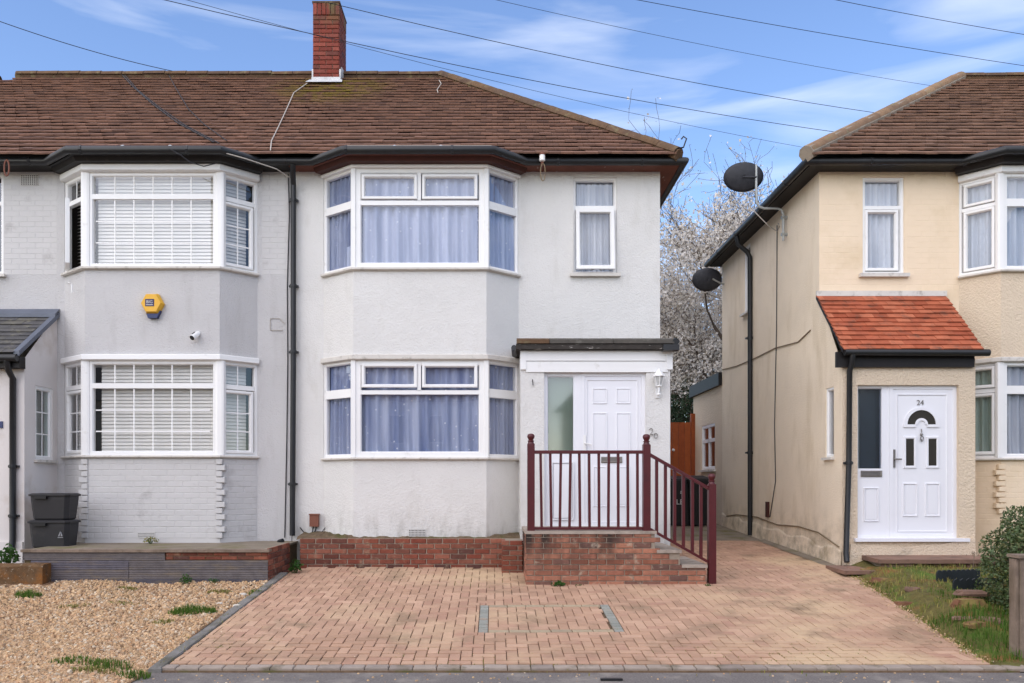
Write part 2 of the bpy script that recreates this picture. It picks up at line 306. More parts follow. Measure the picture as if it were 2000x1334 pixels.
def curtain_mat(name, a, b, star):
    m = bpy.data.materials.new(name); m.use_nodes = True; t = m.node_tree; bs = t.nodes['Principled BSDF']; bs.inputs['Roughness'].default_value = .9; bs.inputs['Specular IOR Level'].default_value = .1
    ge = nn(t, 'ShaderNodeNewGeometry'); mp = nn(t, 'ShaderNodeMapping'); mp.inputs['Scale'].default_value = (1, 0, .1); t.links.new(ge.outputs['Position'], mp.inputs[0])
    n = nn(t, 'ShaderNodeTexNoise', Scale=4.5, Detail=4.0); t.links.new(mp.outputs[0], n.inputs['Vector'])
    mr = nn(t, 'ShaderNodeMapRange'); mr.inputs['From Min'].default_value = .35; mr.inputs['From Max'].default_value = .65; t.links.new(n.outputs['Fac'], mr.inputs['Value'])
    mix = nn(t, 'ShaderNodeMixRGB'); mix.inputs[1].default_value = (*lin(a), 1); mix.inputs[2].default_value = (*lin(b), 1); t.links.new(mr.outputs[0], mix.inputs[0]); c = mix.outputs[0]
    if star:
        m2 = nn(t, 'ShaderNodeMapping'); m2.inputs['Scale'].default_value = (1, 0, 1); m2.inputs['Rotation'].default_value = (0, .5, 0); t.links.new(ge.outputs['Position'], m2.inputs[0])
        v = nn(t, 'ShaderNodeTexVoronoi', Scale=7.5, Randomness=.35); t.links.new(m2.outputs[0], v.inputs['Vector'])
        ls = nn(t, 'ShaderNodeMath', operation='LESS_THAN'); ls.inputs[1].default_value = .1; t.links.new(v.outputs['Distance'], ls.inputs[0])
        mx2 = nn(t, 'ShaderNodeMixRGB'); mx2.inputs[2].default_value = (.56, .58, .64, 1); t.links.new(ls.outputs[0], mx2.inputs[0]); t.links.new(c, mx2.inputs[1]); c = mx2.outputs[0]
    t.links.new(c, bs.inputs['Base Color']); return m
M['cur20'] = curtain_mat('starred_blue_net', '#76819f', '#a9b0c6', True)
M['cur20b'] = curtain_mat('deep_blue_net', '#707c9e', '#abb3c8', True)
M['cur_w'] = curtain_mat('white_net', '#8f97a5', '#bcc1c9', False)
M['cur_g'] = curtain_mat('green_tinted_net', '#7f958d', '#aab8b0', False)
# ------------------------------------------------------------------ generic builders
UNIT = {}
def unit_block(mt, ch=.06):          # chamfered unit block, origin at its centre, -Y face is the front
    k = (mt.name, ch)
    if k in UNIT: return UNIT[k]
    b = MB(); c = .5 - ch
    vs = [(-c, -.5, -c), (c, -.5, -c), (c, -.5, c), (-c, -.5, c), (-.5, -.35, -.5), (.5, -.35, -.5), (.5, -.35, .5), (-.5, -.35, .5), (-.5, .5, -.5), (.5, .5, -.5), (.5, .5, .5), (-.5, .5, .5)]
    fs = [(0, 1, 2, 3), (4, 5, 1, 0), (5, 6, 2, 1), (6, 7, 3, 2), (7, 4, 0, 3), (8, 9, 5, 4), (9, 10, 6, 5), (10, 11, 7, 6), (11, 8, 4, 7), (11, 10, 9, 8)]
    b.add(vs, fs); UNIT[k] = b.mesh('brick', mt); return UNIT[k]
def block(name, me, parent, pl, u0, u1, v0, v1, w0, w1, jit=0):
    """a shared unit mesh stretched over a box on plane pl; front face at w1"""
    o = bpy.data.objects.new(name, me)
    c = pl.p((u0 + u1) / 2, (v0 + v1) / 2, (w0 + w1) / 2 + RN.uniform(-jit, jit))
    m = Matrix.Identity(4)
    for i in range(3):
        m[i][0] = pl.u[i] * (u1 - u0); m[i][1] = -pl.n[i] * (w1 - w0); m[i][2] = pl.v[i] * (v1 - v0); m[i][3] = c[i]
    link(o, parent); o.matrix_basis = m
    return o
def lay_bricks(parent, pl, u0, u1, v0, v1, h, Lb, mt, proud=.012, deep=.03, joint=.01, jit=.002, keep=None, shift=0.0, name='brick', half=True):
    me = unit_block(mt); rows = max(1, round((v1 - v0) / h)); hh = (v1 - v0) / rows
    for r in range(rows):
        u = u0 - (Lb / 2 if (r + (1 if half else 0)) % 2 else 0) - shift
        while u < u1 - .02:
            a, b = max(u, u0), min(u + Lb - joint, u1)
            za, zb = v0 + r * hh + joint / 2, v0 + (r + 1) * hh - joint / 2
            if b - a > .03 and (keep is None or keep((a + b) / 2, (za + zb) / 2)):
                block(name, me, parent, pl, a, b, za, zb, -deep, proud, jit)
            u += Lb
def wall_panel(mb, pl, u0, u1, v0, v1, holes=(), rev=.16):
    us = sorted({u0, u1} | {h[i] for h in holes for i in (0, 1)}); vs = sorted({v0, v1} | {h[i] for h in holes for i in (2, 3)})
    us = [u for u in us if u0 - 1e-6 <= u <= u1 + 1e-6]; vs = [v for v in vs if v0 - 1e-6 <= v <= v1 + 1e-6]
    for i in range(len(us) - 1):
        for j in range(len(vs) - 1):
            a, b = (us[i] + us[i + 1]) / 2, (vs[j] + vs[j + 1]) / 2
            if any(h[0] < a < h[1] and h[2] < b < h[3] for h in holes): continue
            mb.quad(pl.p(us[i], vs[j]), pl.p(us[i + 1], vs[j]), pl.p(us[i + 1], vs[j + 1]), pl.p(us[i], vs[j + 1]))
    for h in holes:
        c = [(h[0], h[2]), (h[1], h[2]), (h[1], h[3]), (h[0], h[3])]
        for k in range(4):
            a, b = c[k], c[(k + 1) % 4]; mb.quad(pl.p(*a), pl.p(*b), pl.p(b[0], b[1], -rev), pl.p(a[0], a[1], -rev))
def glaze(pl, parent, r, sash=False, nx=0, ny=0, w=-.035, sw=.05, bar=.018, mt=None, glass=None):
    mt = mt or M['upvc']; u0, u1, v0, v1 = r
    if sash:
        b = MB(); b.ring(pl, (u0 - sw, u1 + sw, v0 - sw, v1 + sw), [(0, w - .01), (0, w + .045), (.006, w + .05), (sw - .016, w + .05), (sw, w + .022), (sw, w - .01)])
        add('sash', b, mt, parent)
    b = MB(); b.obox(pl, u0 - .006, u1 + .006, v0 - .006, v1 + .006, w - .004, w + .002); add('pane', b, glass or M['glass'], parent)
    for i in range(nx):
        u = u0 + (u1 - u0) * (i + 1) / (nx + 1); b = MB(); b.obox(pl, u - bar / 2, u + bar / 2, v0, v1, w + .003, w + .010); add('glazing_bar', b, mt, parent)
    for j in range(ny):
        v = v0 + (v1 - v0) * (j + 1) / (ny + 1); b = MB(); b.obox(pl, u0, u1, v - bar / 2, v + bar / 2, w + .0034, w + .0104); add('glazing_bar', b, mt, parent)
def window(parent, pl, rect, cells, members=(), fw=.05, back=-.09, face=-.012, mt=None, name='window', glass=None, fwb=None):
    mt = mt or M['upvc']; b = MB()
    b.ring(pl, rect, [(0, back), (0, face), (fw - .014, face), (fw, face - .02), (fw, back)])
    for m in members: b.obox(pl, m[0], m[1], m[2], m[3], back + .005, face - .003)
    o = add(name, b, mt, parent)
    for c in cells: glaze(pl, o, c[:4], *(c[4:]), w=face - .03, mt=mt, glass=glass)
    return o
def curtain(path, z0, z1, mt, label, group=None, amp=.03, wav=.11, name='net_curtain'):
    """gathered sheet along a plan polyline"""
    pts = [Vector((p[0], p[1], 0)) for p in path]; res = []
    for a, b in zip(pts[:-1], pts[1:]):
        n = max(8, int((b - a).length / .014)); d = (b - a).normalized(); nr = Vector((d.y, -d.x, 0))
        for i in range(n + (1 if b is pts[-1] else 0)): res.append((a + (b - a) * i / n, nr))
    ph = RN.uniform(0, 6); ph2 = RN.uniform(0, 6); rows = 6; b = MB(); vs = []; s = 0; last = res[0][0]
    for j in range(rows + 1):
        t = j / rows; s = 0; last = res[0][0]
        for p, nr in res:
            s += (p - last).length; last = p
            q = amp * (math.sin(s * 2 * math.pi / wav + ph + .8 * math.sin(s * 3.1 + ph2) + .5 * math.sin(t * 2 + s * 2)) + .5 * math.sin(s * 2 * math.pi / wav * .43 + ph2 + t * .7)) * (.6 + .6 * t)
            v = p + nr * q; vs.append((v.x, v.y, z1 + (z0 - z1) * t))
    m = len(res); b.add(vs, [(j * m + i, j * m + i + 1, (j + 1) * m + i + 1, (j + 1) * m + i) for j in range(rows) for i in range(m - 1)])
    return tag(add(name, b, mt, None, smooth='all', fix=False), label, 'curtain', group)
def blind(pl, u0, u1, v0, v1, w, pitch, label, mt=None, group='venetian blinds in the grey house', tilt=1.2, depth=.062):
    t = thing('venetian_blind', pl.p((u0 + u1) / 2, v0, w), label, 'blind', group); mt = mt or M['slat']
    b = MB(); b.obox(pl, u0, u1, v1 - .03, v1, w - .02, w + .02); add('headrail', b, mt, t)
    me = None; v = v1 - .04
    while v > v0 + .01:
        b = MB(); c, s = math.cos(tilt) * depth / 2, math.sin(tilt) * depth / 2
        b.add([pl.p(u0, v + s, w - c), pl.p(u1, v + s, w - c), pl.p(u1, v + .003, w + .004), pl.p(u0, v + .003, w + .004), pl.p(u0, v - s, w + c), pl.p(u1, v - s, w + c)], [(0, 1, 2, 3), (3, 2, 5, 4)])
        add('slat', b, mt, t, fix=False); v -= pitch
    return t
TILE = {}
def tile_roof(roof, mt, O, u, sdir, nrm, rows, gauge, wid, span, length=.29, thick=.026, lift=.022, limit=295, wave=.012, name='tile', key='a'):
    """plain tiles laid course by course; span(row)->(u0,u1). the lowest courses are objects, the rest one mesh"""
    O, u, sdir, nrm = Vector(O), Vector(u).normalized(), Vector(sdir).normalized(), Vector(nrm).normalized()
    if key not in TILE:
        b = MB(); b.box(-.5, .5, 0, 1, -.5, .5); TILE[key] = b.mesh(name, mt)
    me = TILE[key]; rest = MB(); cnt = 0
    for r in range(rows):
        a, bnd = span(r); x = a - (wid / 2 if r % 2 else 0) - RN.uniform(0, .02)
        rw = RN.uniform(-.006, .006)
        while x < bnd - .02:
            x0, x1 = max(x, a), min(x + wid - .004, bnd); xm = (x0 + x1) / 2
            if x1 - x0 > .03:
                sag = wave * (math.sin(xm * 1.3 + r * .35) + .6 * math.sin(xm * 3.7 + r * .9)) + rw + RN.gauss(0, .002)
                th = (thick * 1.5 + lift) / length + RN.uniform(-.012, .012)
                s2 = (sdir - nrm * th).normalized(); n2 = (nrm + sdir * th).normalized(); u2 = (u + sdir * RN.gauss(0, .012)).normalized()
                c = O + u * xm + sdir * (r * gauge + sag) + nrm * (thick * 1.5 + lift + RN.uniform(-.003, .004))
                ll = length
                if cnt < limit:
                    o = bpy.data.objects.new(name, me); link(o, roof)
                    m = Matrix.Identity(4)
                    for i in range(3): m[i][0] = u2[i] * (x1 - x0); m[i][1] = s2[i] * ll; m[i][2] = n2[i] * thick; m[i][3] = c[i]
                    o.matrix_basis = m
                else:
                    h = (x1 - x0) / 2
                    vs = [c + u2 * (h * i) + s2 * (ll * j) + n2 * (thick / 2 * k) for k in (-1, 1) for j in (0, 1) for i in (-1, 1)]
                    rest.add(vs, [(0, 1, 5, 4), (4, 5, 7, 6), (0, 4, 6, 2), (1, 3, 7, 5)])
                cnt += 1
            x += wid
    if rest.v: add('upper_tiles', rest, mt, roof, kind='stuff', fix=False)
def ridge_run(roof, a, b, mt, r=.12, seg=.42, up=.02, name='ridge_tile', mortar=True):
    a, b = Vector(a), Vector(b); d = b - a; Lr = d.length; d.normalize(); n = max(1, round(Lr / seg)); q = Lr / n
    side = d.cross(Vector((0, 0, 1))).normalized(); upv = side.cross(d)
    me = MB(); k = 9; vs = []
    for y in (0, 1):
        for rr in (1, .86):
            for i in range(k):
                t = math.pi * i / (k - 1); vs.append((math.cos(t) * rr * (1 + .06 * y), y, math.sin(t) * rr * (1 + .06 * y) * .85))
    fs = []
    for i in range(k - 1): fs += [(i, i + 1, 2 * k + i + 1, 2 * k + i), (k + i + 1, k + i, 3 * k + i, 3 * k + i + 1), (i + 1, i, k + i, k + i + 1), (2 * k + i, 2 * k + i + 1, 3 * k + i + 1, 3 * k + i)]
    me.add(vs, fs); mesh = me.mesh(name, mt, smooth=True)
    for i in range(n):
        c = a + d * (q * i) + Vector((0, 0, up + RN.uniform(-.006, .006)))
        o = bpy.data.objects.new(name, mesh); link(o, roof); m = Matrix.Identity(4)
        for j in range(3): m[j][0] = side[j] * r; m[j][1] = d[j] * (q - .008); m[j][2] = upv[j] * r; m[j][3] = c[j]
        o.matrix_basis = m
    if mortar:
        bm_ = MB(); bm_.tube([a - d * .02 + Vector((0, 0, up - .02)), b + Vector((0, 0, up - .02))], r * (1.05 if mt.name.startswith('sandy') else .8), 8); add('ridge_mortar', bm_, M['mortar'] if mt.name.startswith('sandy') else mt, roof)
def downpipe(parent, pts, r=.036, mt=None, brackets=(), pl_n=(0, -1, 0)):
    b = MB(); b.tube(pts, r, 10); o = add('downpipe', b, mt or M['black'], parent, smooth=True)
    for z in brackets:
        p = min((Vector(q) for q in pts), key=lambda q: abs(q.z - z)); k = MB(); k.lathe((p.x, p.y, z - .025), [(r * 1.22, 0), (r * 1.25, .01), (r * 1.25, .04), (r * 1.22, .05)], 10)
        k.box(p.x - r * 1.7, p.x + r * 1.7, p.y + .005, p.y + r * 1.3, z - .015, z + .015); add('bracket', k, mt or M['black'], o)
    return o
def round_prof(d, z, r, n=10): return [(d + r * math.cos(2 * math.pi * k / n), z + r * math.sin(2 * math.pi * k / n)) for k in range(n)]
def vent(parent, pl, r, nx, ny, mt=None):
    u0, u1, v0, v1 = r; b = MB(); b.obox(pl, u0, u1, v0, v1, -.02, .004); o = add('air_vent', b, M['hole'], parent)
    g = MB()
    for i in range(nx + 1): u = u0 + (u1 - u0) * i / nx; g.obox(pl, u - .005, u + .005, v0, v1, .003, .012)
    for j in range(ny + 1): v = v0 + (v1 - v0) * j / ny; g.obox(pl, u0 - .004, u1 + .004, v - .006, v + .006, .0035, .0125)
    add('grille', g, mt or M['vent'], o)
def text_mesh(s, size, ext, mt):
    c = bpy.data.curves.new('lettering', 'FONT'); c.body = s; c.size = size; c.extrude = ext; c.align_x = 'CENTER'; c.align_y = 'CENTER'
    o = bpy.data.objects.new('lettering', c); COL.objects.link(o); me = bpy.data.meshes.new_from_object(o); bpy.data.objects.remove(o); bpy.data.curves.remove(c)
    me.materials.clear(); me.materials.append(mt); return me
def put_text(name, me, parent, p, rot=(math.pi / 2, 0, 0)):
    o = bpy.data.objects.new(name, me); link(o, parent); o.location = p; o.rotation_euler = rot; return o
# ================================================================== THE SETTING
def sheet(name, ys, x0, x1, dz, mt, nx=1, fz=None, kind='structure'):
    b = MB(); vs = []; n = nx + 1
    for y in ys:
        a, c = (x0(y) if callable(x0) else x0), (x1(y) if callable(x1) else x1)
        for i in range(n):
            x = a + (c - a) * i / nx; vs.append((x, y, zg(y) + dz + (fz(x, y) if fz else 0)))
    b.add(vs, [(j * n + i, j * n + i + 1, (j + 1) * n + i + 1, (j + 1) * n + i) for j in range(len(ys) - 1) for i in range(nx)])
    return add(name, b, mt, kind=kind, fix=False)
sheet('ground', [-40, 0, 6.75, 6.81, 9, 11.4, 14, 18, 40, 120, 1200], -900, 900, -.06, M['soil'])
sheet('road', [-9, 0, 6.79], -60, 60, -.012, M['asphalt'])
def edge_r(Y):                        # right edge of the drive
    pts = [(6.7, 4.32), (7.84, 4.46), (10.2, 4.82), (11.0, 4.93), (18, 4.93)]
    for (a, xa), (b, xb) in zip(pts[:-1], pts[1:]):
        if Y <= b: return xa + (xb - xa) * (Y - a) / (b - a)
    return pts[-1][1]
XL = -2.84
drive = sheet('driveway', [6.80, 8, 9, 10, 11.0, 11.4, 13, 14.55], XL, lambda y: edge_r(y) + .06, 0, M['joint'])
# herringbone block paving
pav = []
c0, s0 = .1035, .0036
for a in range(-32, 82):
    for bb in range(-2, 80):
        k = (a - bb) % 4
        if k == 0: x0, x1, y0, y1 = a, a + 2, bb, bb + 1
        elif k == 2: x0, x1, y0, y1 = a, a + 1, bb - 1, bb + 1
        else: continue
        x0, x1, y0, y1 = x0 * c0 + .01, x1 * c0 + .01, 6.92 + y0 * c0, 6.92 + y1 * c0
        x0 = max(x0, XL + .005); y0 = max(y0, 6.925); ym = (y0 + y1) / 2; xe = edge_r(ym) - .02
        x1 = min(x1, xe); y1 = min(y1, 14.5)
        if x1 - x0 < .03 or y1 - y0 < .03: continue
        if ym > 11.36 and x0 < 2.6: continue
        if ym > 10.25 and .46 < (x0 + x1) / 2 < 2.68: continue
        pav.append((x0 + s0, x1 - s0, y0 + s0, y1 - s0))
bR = (-.16, 1.31, 7.95, 9.10)
def is_grey(x, y):
    ins = bR[0] < x < bR[1] and bR[2] < y < bR[3]; core = bR[0] + .1 < x < bR[1] - .1 and bR[2] + .1 < y < bR[3] - .1
    return ins and not core
pav2 = []
for p in pav:
    xm, ym = (p[0] + p[1]) / 2, (p[2] + p[3]) / 2
    if p[1] > bR[0] and p[0] < bR[1] and p[3] > bR[2] and p[2] < bR[3]:     # cut blocks that meet the inset panel
        a, c = max(p[0], bR[0]), min(p[1], bR[1])
        for q in ((p[0], bR[0] - s0, p[2], p[3]), (bR[1] + s0, p[1], p[2], p[3]), (a, c, p[2], bR[2] - s0), (a, c, bR[3] + s0, p[3])):
            if q[1] - q[0] > .012 and q[3] - q[2] > .012: pav2.append((q, 0))
        continue
    pav2.append((p, 0))
n = round((bR[3] - bR[2]) / .1045)
for i in range(n):
    y0 = bR[2] + (bR[3] - bR[2]) * i / n; y1 = bR[2] + (bR[3] - bR[2]) * (i + 1) / n
    if i in (0, n - 1):
        m_ = round((bR[1] - bR[0] - .2) / .207)
        for j in range(m_):
            xa = bR[0] + .1 + (bR[1] - bR[0] - .2) * j / m_; pav2.append(((xa + s0, xa + (bR[1] - bR[0] - .2) / m_ - s0, y0 + s0, y1 - s0), 3))
    pav2.append(((bR[0] + s0, bR[0] + .1 - s0, y0 + s0, y1 - s0), 2)); pav2.append(((bR[1] - .1 + s0, bR[1] - s0, y0 + s0, y1 - s0), 2))
for a in range(-2, 14):
    for bb in range(-2, 14):
        k = (a - bb) % 4
        if k == 0: x0, x1, y0, y1 = a, a + 2, bb, bb + 1
        elif k == 2: x0, x1, y0, y1 = a, a + 1, bb - 1, bb + 1
        else: continue
        x0, x1, y0, y1 = [o + c * .1035 for o, c in ((bR[0] + .1, x0), (bR[0] + .1, x1), (bR[2] + .1045, y0), (bR[2] + .1045, y1))]
        x0, x1 = max(x0, bR[0] + .1), min(x1, bR[1] - .1); y0, y1 = max(y0, bR[2] + .1045), min(y1, bR[3] - .1045)
        if x1 - x0 > .03 and y1 - y0 > .03: pav2.append(((x0 + s0, x1 - s0, y0 + s0, y1 - s0), 0))
def paver_me(mt):
    b = MB(); i = .46
    b.add([(-.5, -.5, 0), (.5, -.5, 0), (.5, .5, 0), (-.5, .5, 0), (-.5, -.5, .8), (.5, -.5, .8), (.5, .5, .8), (-.5, .5, .8), (-i, -i, 1), (i, -i, 1), (i, i, 1), (-i, i, 1)],
          [(0, 1, 5, 4), (1, 2, 6, 5), (2, 3, 7, 6), (3, 0, 4, 7), (4, 5, 9, 8), (5, 6, 10, 9), (6, 7, 11, 10), (7, 4, 8, 11), (8, 9, 10, 11)])
    return b.mesh('paver', mt)
PM = {0: paver_me(M['paver']), 2: paver_me(M['paver_grey']), 3: paver_me(M['paver_faint'])}
PMAT = {0: M['paver'], 2: M['paver_grey']}
pav2.sort(key=lambda q: (q[0][2] + q[0][3]) / 2 + (30 if (q[0][0] + q[0][1]) / 2 / q[0][2] * F + CX > 2010 else 0) - (40 if q[1] >= 2 else 0))
rest = MB()
HP = .022
for i, ((x0, x1, y0, y1), kk) in enumerate(pav2):
    xm, ym = (x0 + x1) / 2, (y0 + y1) / 2; sl = .085 if ym < 11.4 else .05
    zb = zg(ym) + .002 + RN.uniform(-.0018, .0018) + .006 * math.sin(xm * 1.7 + ym) * math.sin(ym * 1.3); t1, t2 = RN.gauss(0, .006), RN.gauss(0, .006) + sl
    if i < 298:
        o = bpy.data.objects.new('paver', PM[kk]); link(o, drive)
        o.matrix_basis = Matrix(((x1 - x0, 0, 0, xm), (0, y1 - y0, 0, ym), (t1 * (x1 - x0), t2 * (y1 - y0), HP, zb), (0, 0, 0, 1)))
    else:
        vs = []
        for f, h in ((.5, .0), (.5, .8), (.46, 1)):
            for sx, sy in ((-1, -1), (1, -1), (1, 1), (-1, 1)):
                vs.append((xm + sx * f * (x1 - x0), ym + sy * f * (y1 - y0), zb + h * HP + sx * f * (x1 - x0) * t1 + sy * f * (y1 - y0) * t2))
        rest.add(vs, [(4, 5, 9, 8), (5, 6, 10, 9), (6, 7, 11, 10), (7, 4, 8, 11), (8, 9, 10, 11), (0, 1, 5, 4), (1, 2, 6, 5), (3, 0, 4, 7)])
add('further_pavers', rest, M['paver'], drive, kind='stuff', fix=False)
# row of setts along the road, kerb on the left, concrete behind
sett = MB(); sett.box(XL - .1, 4.5, 6.79, 6.92, -.05, .004); kerb = add('kerb', sett, M['joint'], kind='structure')
me = paver_me(M['paver_edge']); x = XL - .1
while x < 4.45:
    l = RN.uniform(.198, .212); o = bpy.data.objects.new('kerb_sett', me); link(o, kerb)
    o.matrix_basis = Matrix(((l - .008, 0, 0, x + l / 2), (0, .108, 0, 6.857 + RN.uniform(-.003, .003)), (RN.gauss(0, .003), .008, .032, -.004 + RN.uniform(-.002, .003)), (0, 0, 0, 1))); x += l
y = 6.78; kb = MB(); kb.box(XL - .085, XL - .005, 6.8, 6.9, -.1, .0); edg = add('drive_edging', kb, M['edging'], kind='structure')
while y < 10.9:
    l = RN.uniform(.86, .92); b = MB(); g = .004; y1 = min(y + l - g, 10.95)
    a0, a1 = zg(y), zg(y1); xa, xb = XL - .115 + RN.uniform(-.006, .006), XL - .004
    b.add([(xa, y, a0 - .08), (xb, y, a0 - .08), (xb, y1, a1 - .08), (xa, y1, a1 - .08), (xa, y, a0 + .02), (xb, y, a0 + .02), (xb, y1, a1 + .02), (xa, y1, a1 + .02),
           (xa + .012, y + .01, a0 + .034), (xb - .008, y + .01, a0 + .034), (xb - .008, y1 - .01, a1 + .034), (xa + .012, y1 - .01, a1 + .034)],
          [(3, 2, 1, 0), (0, 1, 5, 4), (1, 2, 6, 5), (2, 3, 7, 6), (3, 0, 4, 7), (4, 5, 9, 8), (5, 6, 10, 9), (6, 7, 11, 10), (7, 4, 8, 11), (8, 9, 10, 11)])
    add('edging_stone', b, M['edging'], edg); y += l
sheet('concrete_path', [14.5, 15.5, 16.5, 17.5, 18, 22], 2.3, 6.5, .018, M['concrete'], 4)
b = MB()                                 # concrete fillet between the paving and the cream wall
ys = [10.9, 12, 13, 14.5]; vs = []
for y_ in ys: vs += [(edge_r(y_) - .12 - RN.uniform(0, .05), y_, zg(y_) + .03), (4.99, y_, zg(y_) + .055)]
b.add(vs, [(2 * i, 2 * i + 1, 2 * i + 3, 2 * i + 2) for i in range(3)]); add('concrete_fillet', b, M['concrete'], kind='structure', fix=False)
# gravel front garden on the left
def gz(x, y): return .02 * math.sin(x * 2.1 + y) * math.sin(y * 1.7) + .012 * math.sin(x * 5 + 2 * y)
ysg = [6.55 + .2 * i for i in range(21)]
sheet('gravel_garden', [5.6, 6.1] + ysg, -16, XL - .1, .012, M['gravelbed'], 60, gz)
R2 = random.Random(5); gs = MB()
shapes = []
for _ in range(10):
    sh = []
    for sx, sy, sz in ((-1, -1, -1), (1, -1, -1), (1, 1, -1), (-1, 1, -1), (-1, -1, 1), (1, -1, 1), (1, 1, 1), (-1, 1, 1)):
        q = .62 if sz > 0 else 1; sh.append((sx * q * R2.uniform(.6, 1), sy * q * R2.uniform(.5, .9), sz * R2.uniform(.35, .6)))
    shapes.append(sh)
for i in range(23000):
    y = 6.1 + 4.4 * (R2.random() ** 1.15); half = 950 / F * y
    x = R2.uniform(-half - .8, XL - .12)
    if y > 10.1 and x < -5.7: continue
    s = R2.uniform(.008, .021) * (1.5 if R2.random() < .06 else 1); t = R2.uniform(0, 6.28); ca, sa = math.cos(t), math.sin(t); z = zg(y) + gz(x, y) + .014 + s * .25; tx, ty = R2.gauss(0, .3), R2.gauss(0, .3)
    gs.add([(x + (a * ca - b_ * sa) * s, y + (a * sa + b_ * ca) * s, z + (c + a * tx + b_ * ty) * s) for a, b_, c in shapes[i % 10]], [(4, 5, 6, 7), (0, 1, 5, 4), (1, 2, 6, 5), (2, 3, 7, 6), (3, 0, 4, 7)])
add('gravel', gs, M['stone'], kind='stuff', fix=False)
for (px, py, s, lab) in ((475, 1163, .07, 'pale chalky stone furthest back at the gravel edge'), (430, 1183, .05, 'small white stone left of the big pale one on the gravel'), (463, 1187, .075, 'flat white stone lying nearest the drive edging on the gravel')):
    p = G(px, py); b = MB(); b.lathe((0, 0, 0), [(.3, -.2), (.85, -.1), (1, .12), (.75, .35), (.3, .42)], 7)
    b.v = [(p.x + v[0] * s * (1 + .3 * math.sin(v[1] * 9)), p.y + v[1] * s * .6, p.z + gz(p.x, p.y) + .01 + v[2] * s) for v in b.v]
    tag(add('loose_stone', b, mat('pale_stone', '#c9c2b6', .9, noise=(14, .15)), smooth=False), lab, 'stone', 'pale stones on the gravel')
# right-hand front garden: mossy ground rising from the drive
def fz(x, y):
    d = x - edge_r(y); h = min(max(d, 0) * .45, .13) * min(1, max(0, (y - 6.9) / 1.0))
    return h + .02 * math.sin(x * 6 + y * 3) * math.sin(y * 5) + .012 * math.sin(x * 13 + y * 9) - (0.02 if d <= 0 else 0)
sheet('garden_soil', [6.8 + .12 * i for i in range(40)], lambda y: edge_r(y) - .05 + .04 * math.sin(y * 7), 12.5, .015, M['mossy'], 60, fz)
#
# ================================================================== HOUSES: common measures
YW, YB = 12.1, 11.7                     # wall plane, bay front plane
ZE, RS, YE = 6.465, .815, 11.75         # eaves: height and depth of the tile edge, roof slope
def roof_z(Y): return ZE + RS * (Y - YE)
YR = 15.48; ZR = roof_z(YR)
sdv = Vector((0, 1, RS)).normalized(); snv = Vector((0, -RS, 1)).normalized()
SLOPE = (YR - YE) * math.sqrt(1 + RS * RS); ROWS = 26; GA = SLOPE / ROWS
cosr = 1 / math.sqrt(1 + RS * RS)
def on_roof(px, py, up=.075):           # a pixel carried onto the front roof plane
    a = (CY - py) / F; Y = (ZE - CH - RS * YE) / (a - RS); q = P(px, py, Y); return q + snv * up
def eaves(parent, path, fasc, zt=6.44, zb=6.36, d=.24, gut=None, gz_=6.40, gd=.30):
    b = MB(); b.sweep(path, [(-.05, zb), (d, zb), (d, zt + .02), (-.05, zt + .02)]); add('fascia', b, fasc, parent)
    b = MB(); b.sweep(path, round_prof(gd, gz_, .058)); g = add('gutter', b, gut or M['black'], parent, smooth=True)
    return g
def gutter_clips(g, path, seg, mt, z=6.40):
    for (x, y_) in seg:
        b = MB(); b.lathe((x - .02, y_, z), [(.058, 0), (.064, .004), (.064, .036), (.058, .04)], 10, axis=(1, 0, 0)); add('gutter_joint', b, mt, g)
def bay_band(parent, path, z0, z1, d, mt, name, drip=.0):
    b = MB(); b.sweep(path, [(-.03, z0), (d - drip, z0), (d, z0 + .012), (d, z1 - .01), (d - .01, z1), (-.03, z1)]); return add(name, b, mt, parent)
def bay_prism(mb, path, z0, z1): mb.prism([(p[0], p[1]) for p in path] + [(path[-1][0], YW + .12), (path[0][0], YW + .12)], z0, z1)
def inner(path, off):                   # plan path pushed indoors
    res = []; pts = [Vector((p[0], p[1])) for p in path]
    for i, p in enumerate(pts):
        ns = []
        if i > 0: d = (p - pts[i - 1]).normalized(); ns.append(Vector((d.y, -d.x)))
        if i < len(pts) - 1: d = (pts[i + 1] - p).normalized(); ns.append(Vector((d.y, -d.x)))
        q = sum(ns, Vector((0, 0))).normalized(); q = q / max(q.dot(ns[0]), .3); res.append((p.x - q.x * off, p.y - q.y * off))
    return res
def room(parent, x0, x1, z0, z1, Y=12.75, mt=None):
    b = MB(); b.quad((x0, Y, z0), (x1, Y, z0), (x1, Y, z1), (x0, Y, z1)); b.quad((x0, Y - .5, z0 - .004), (x1, Y - .5, z0 - .004), (x1, Y, z0 - .004), (x0, Y, z0 - .004)); add('room_wall', b, mt or M['room'], parent, fix=False)
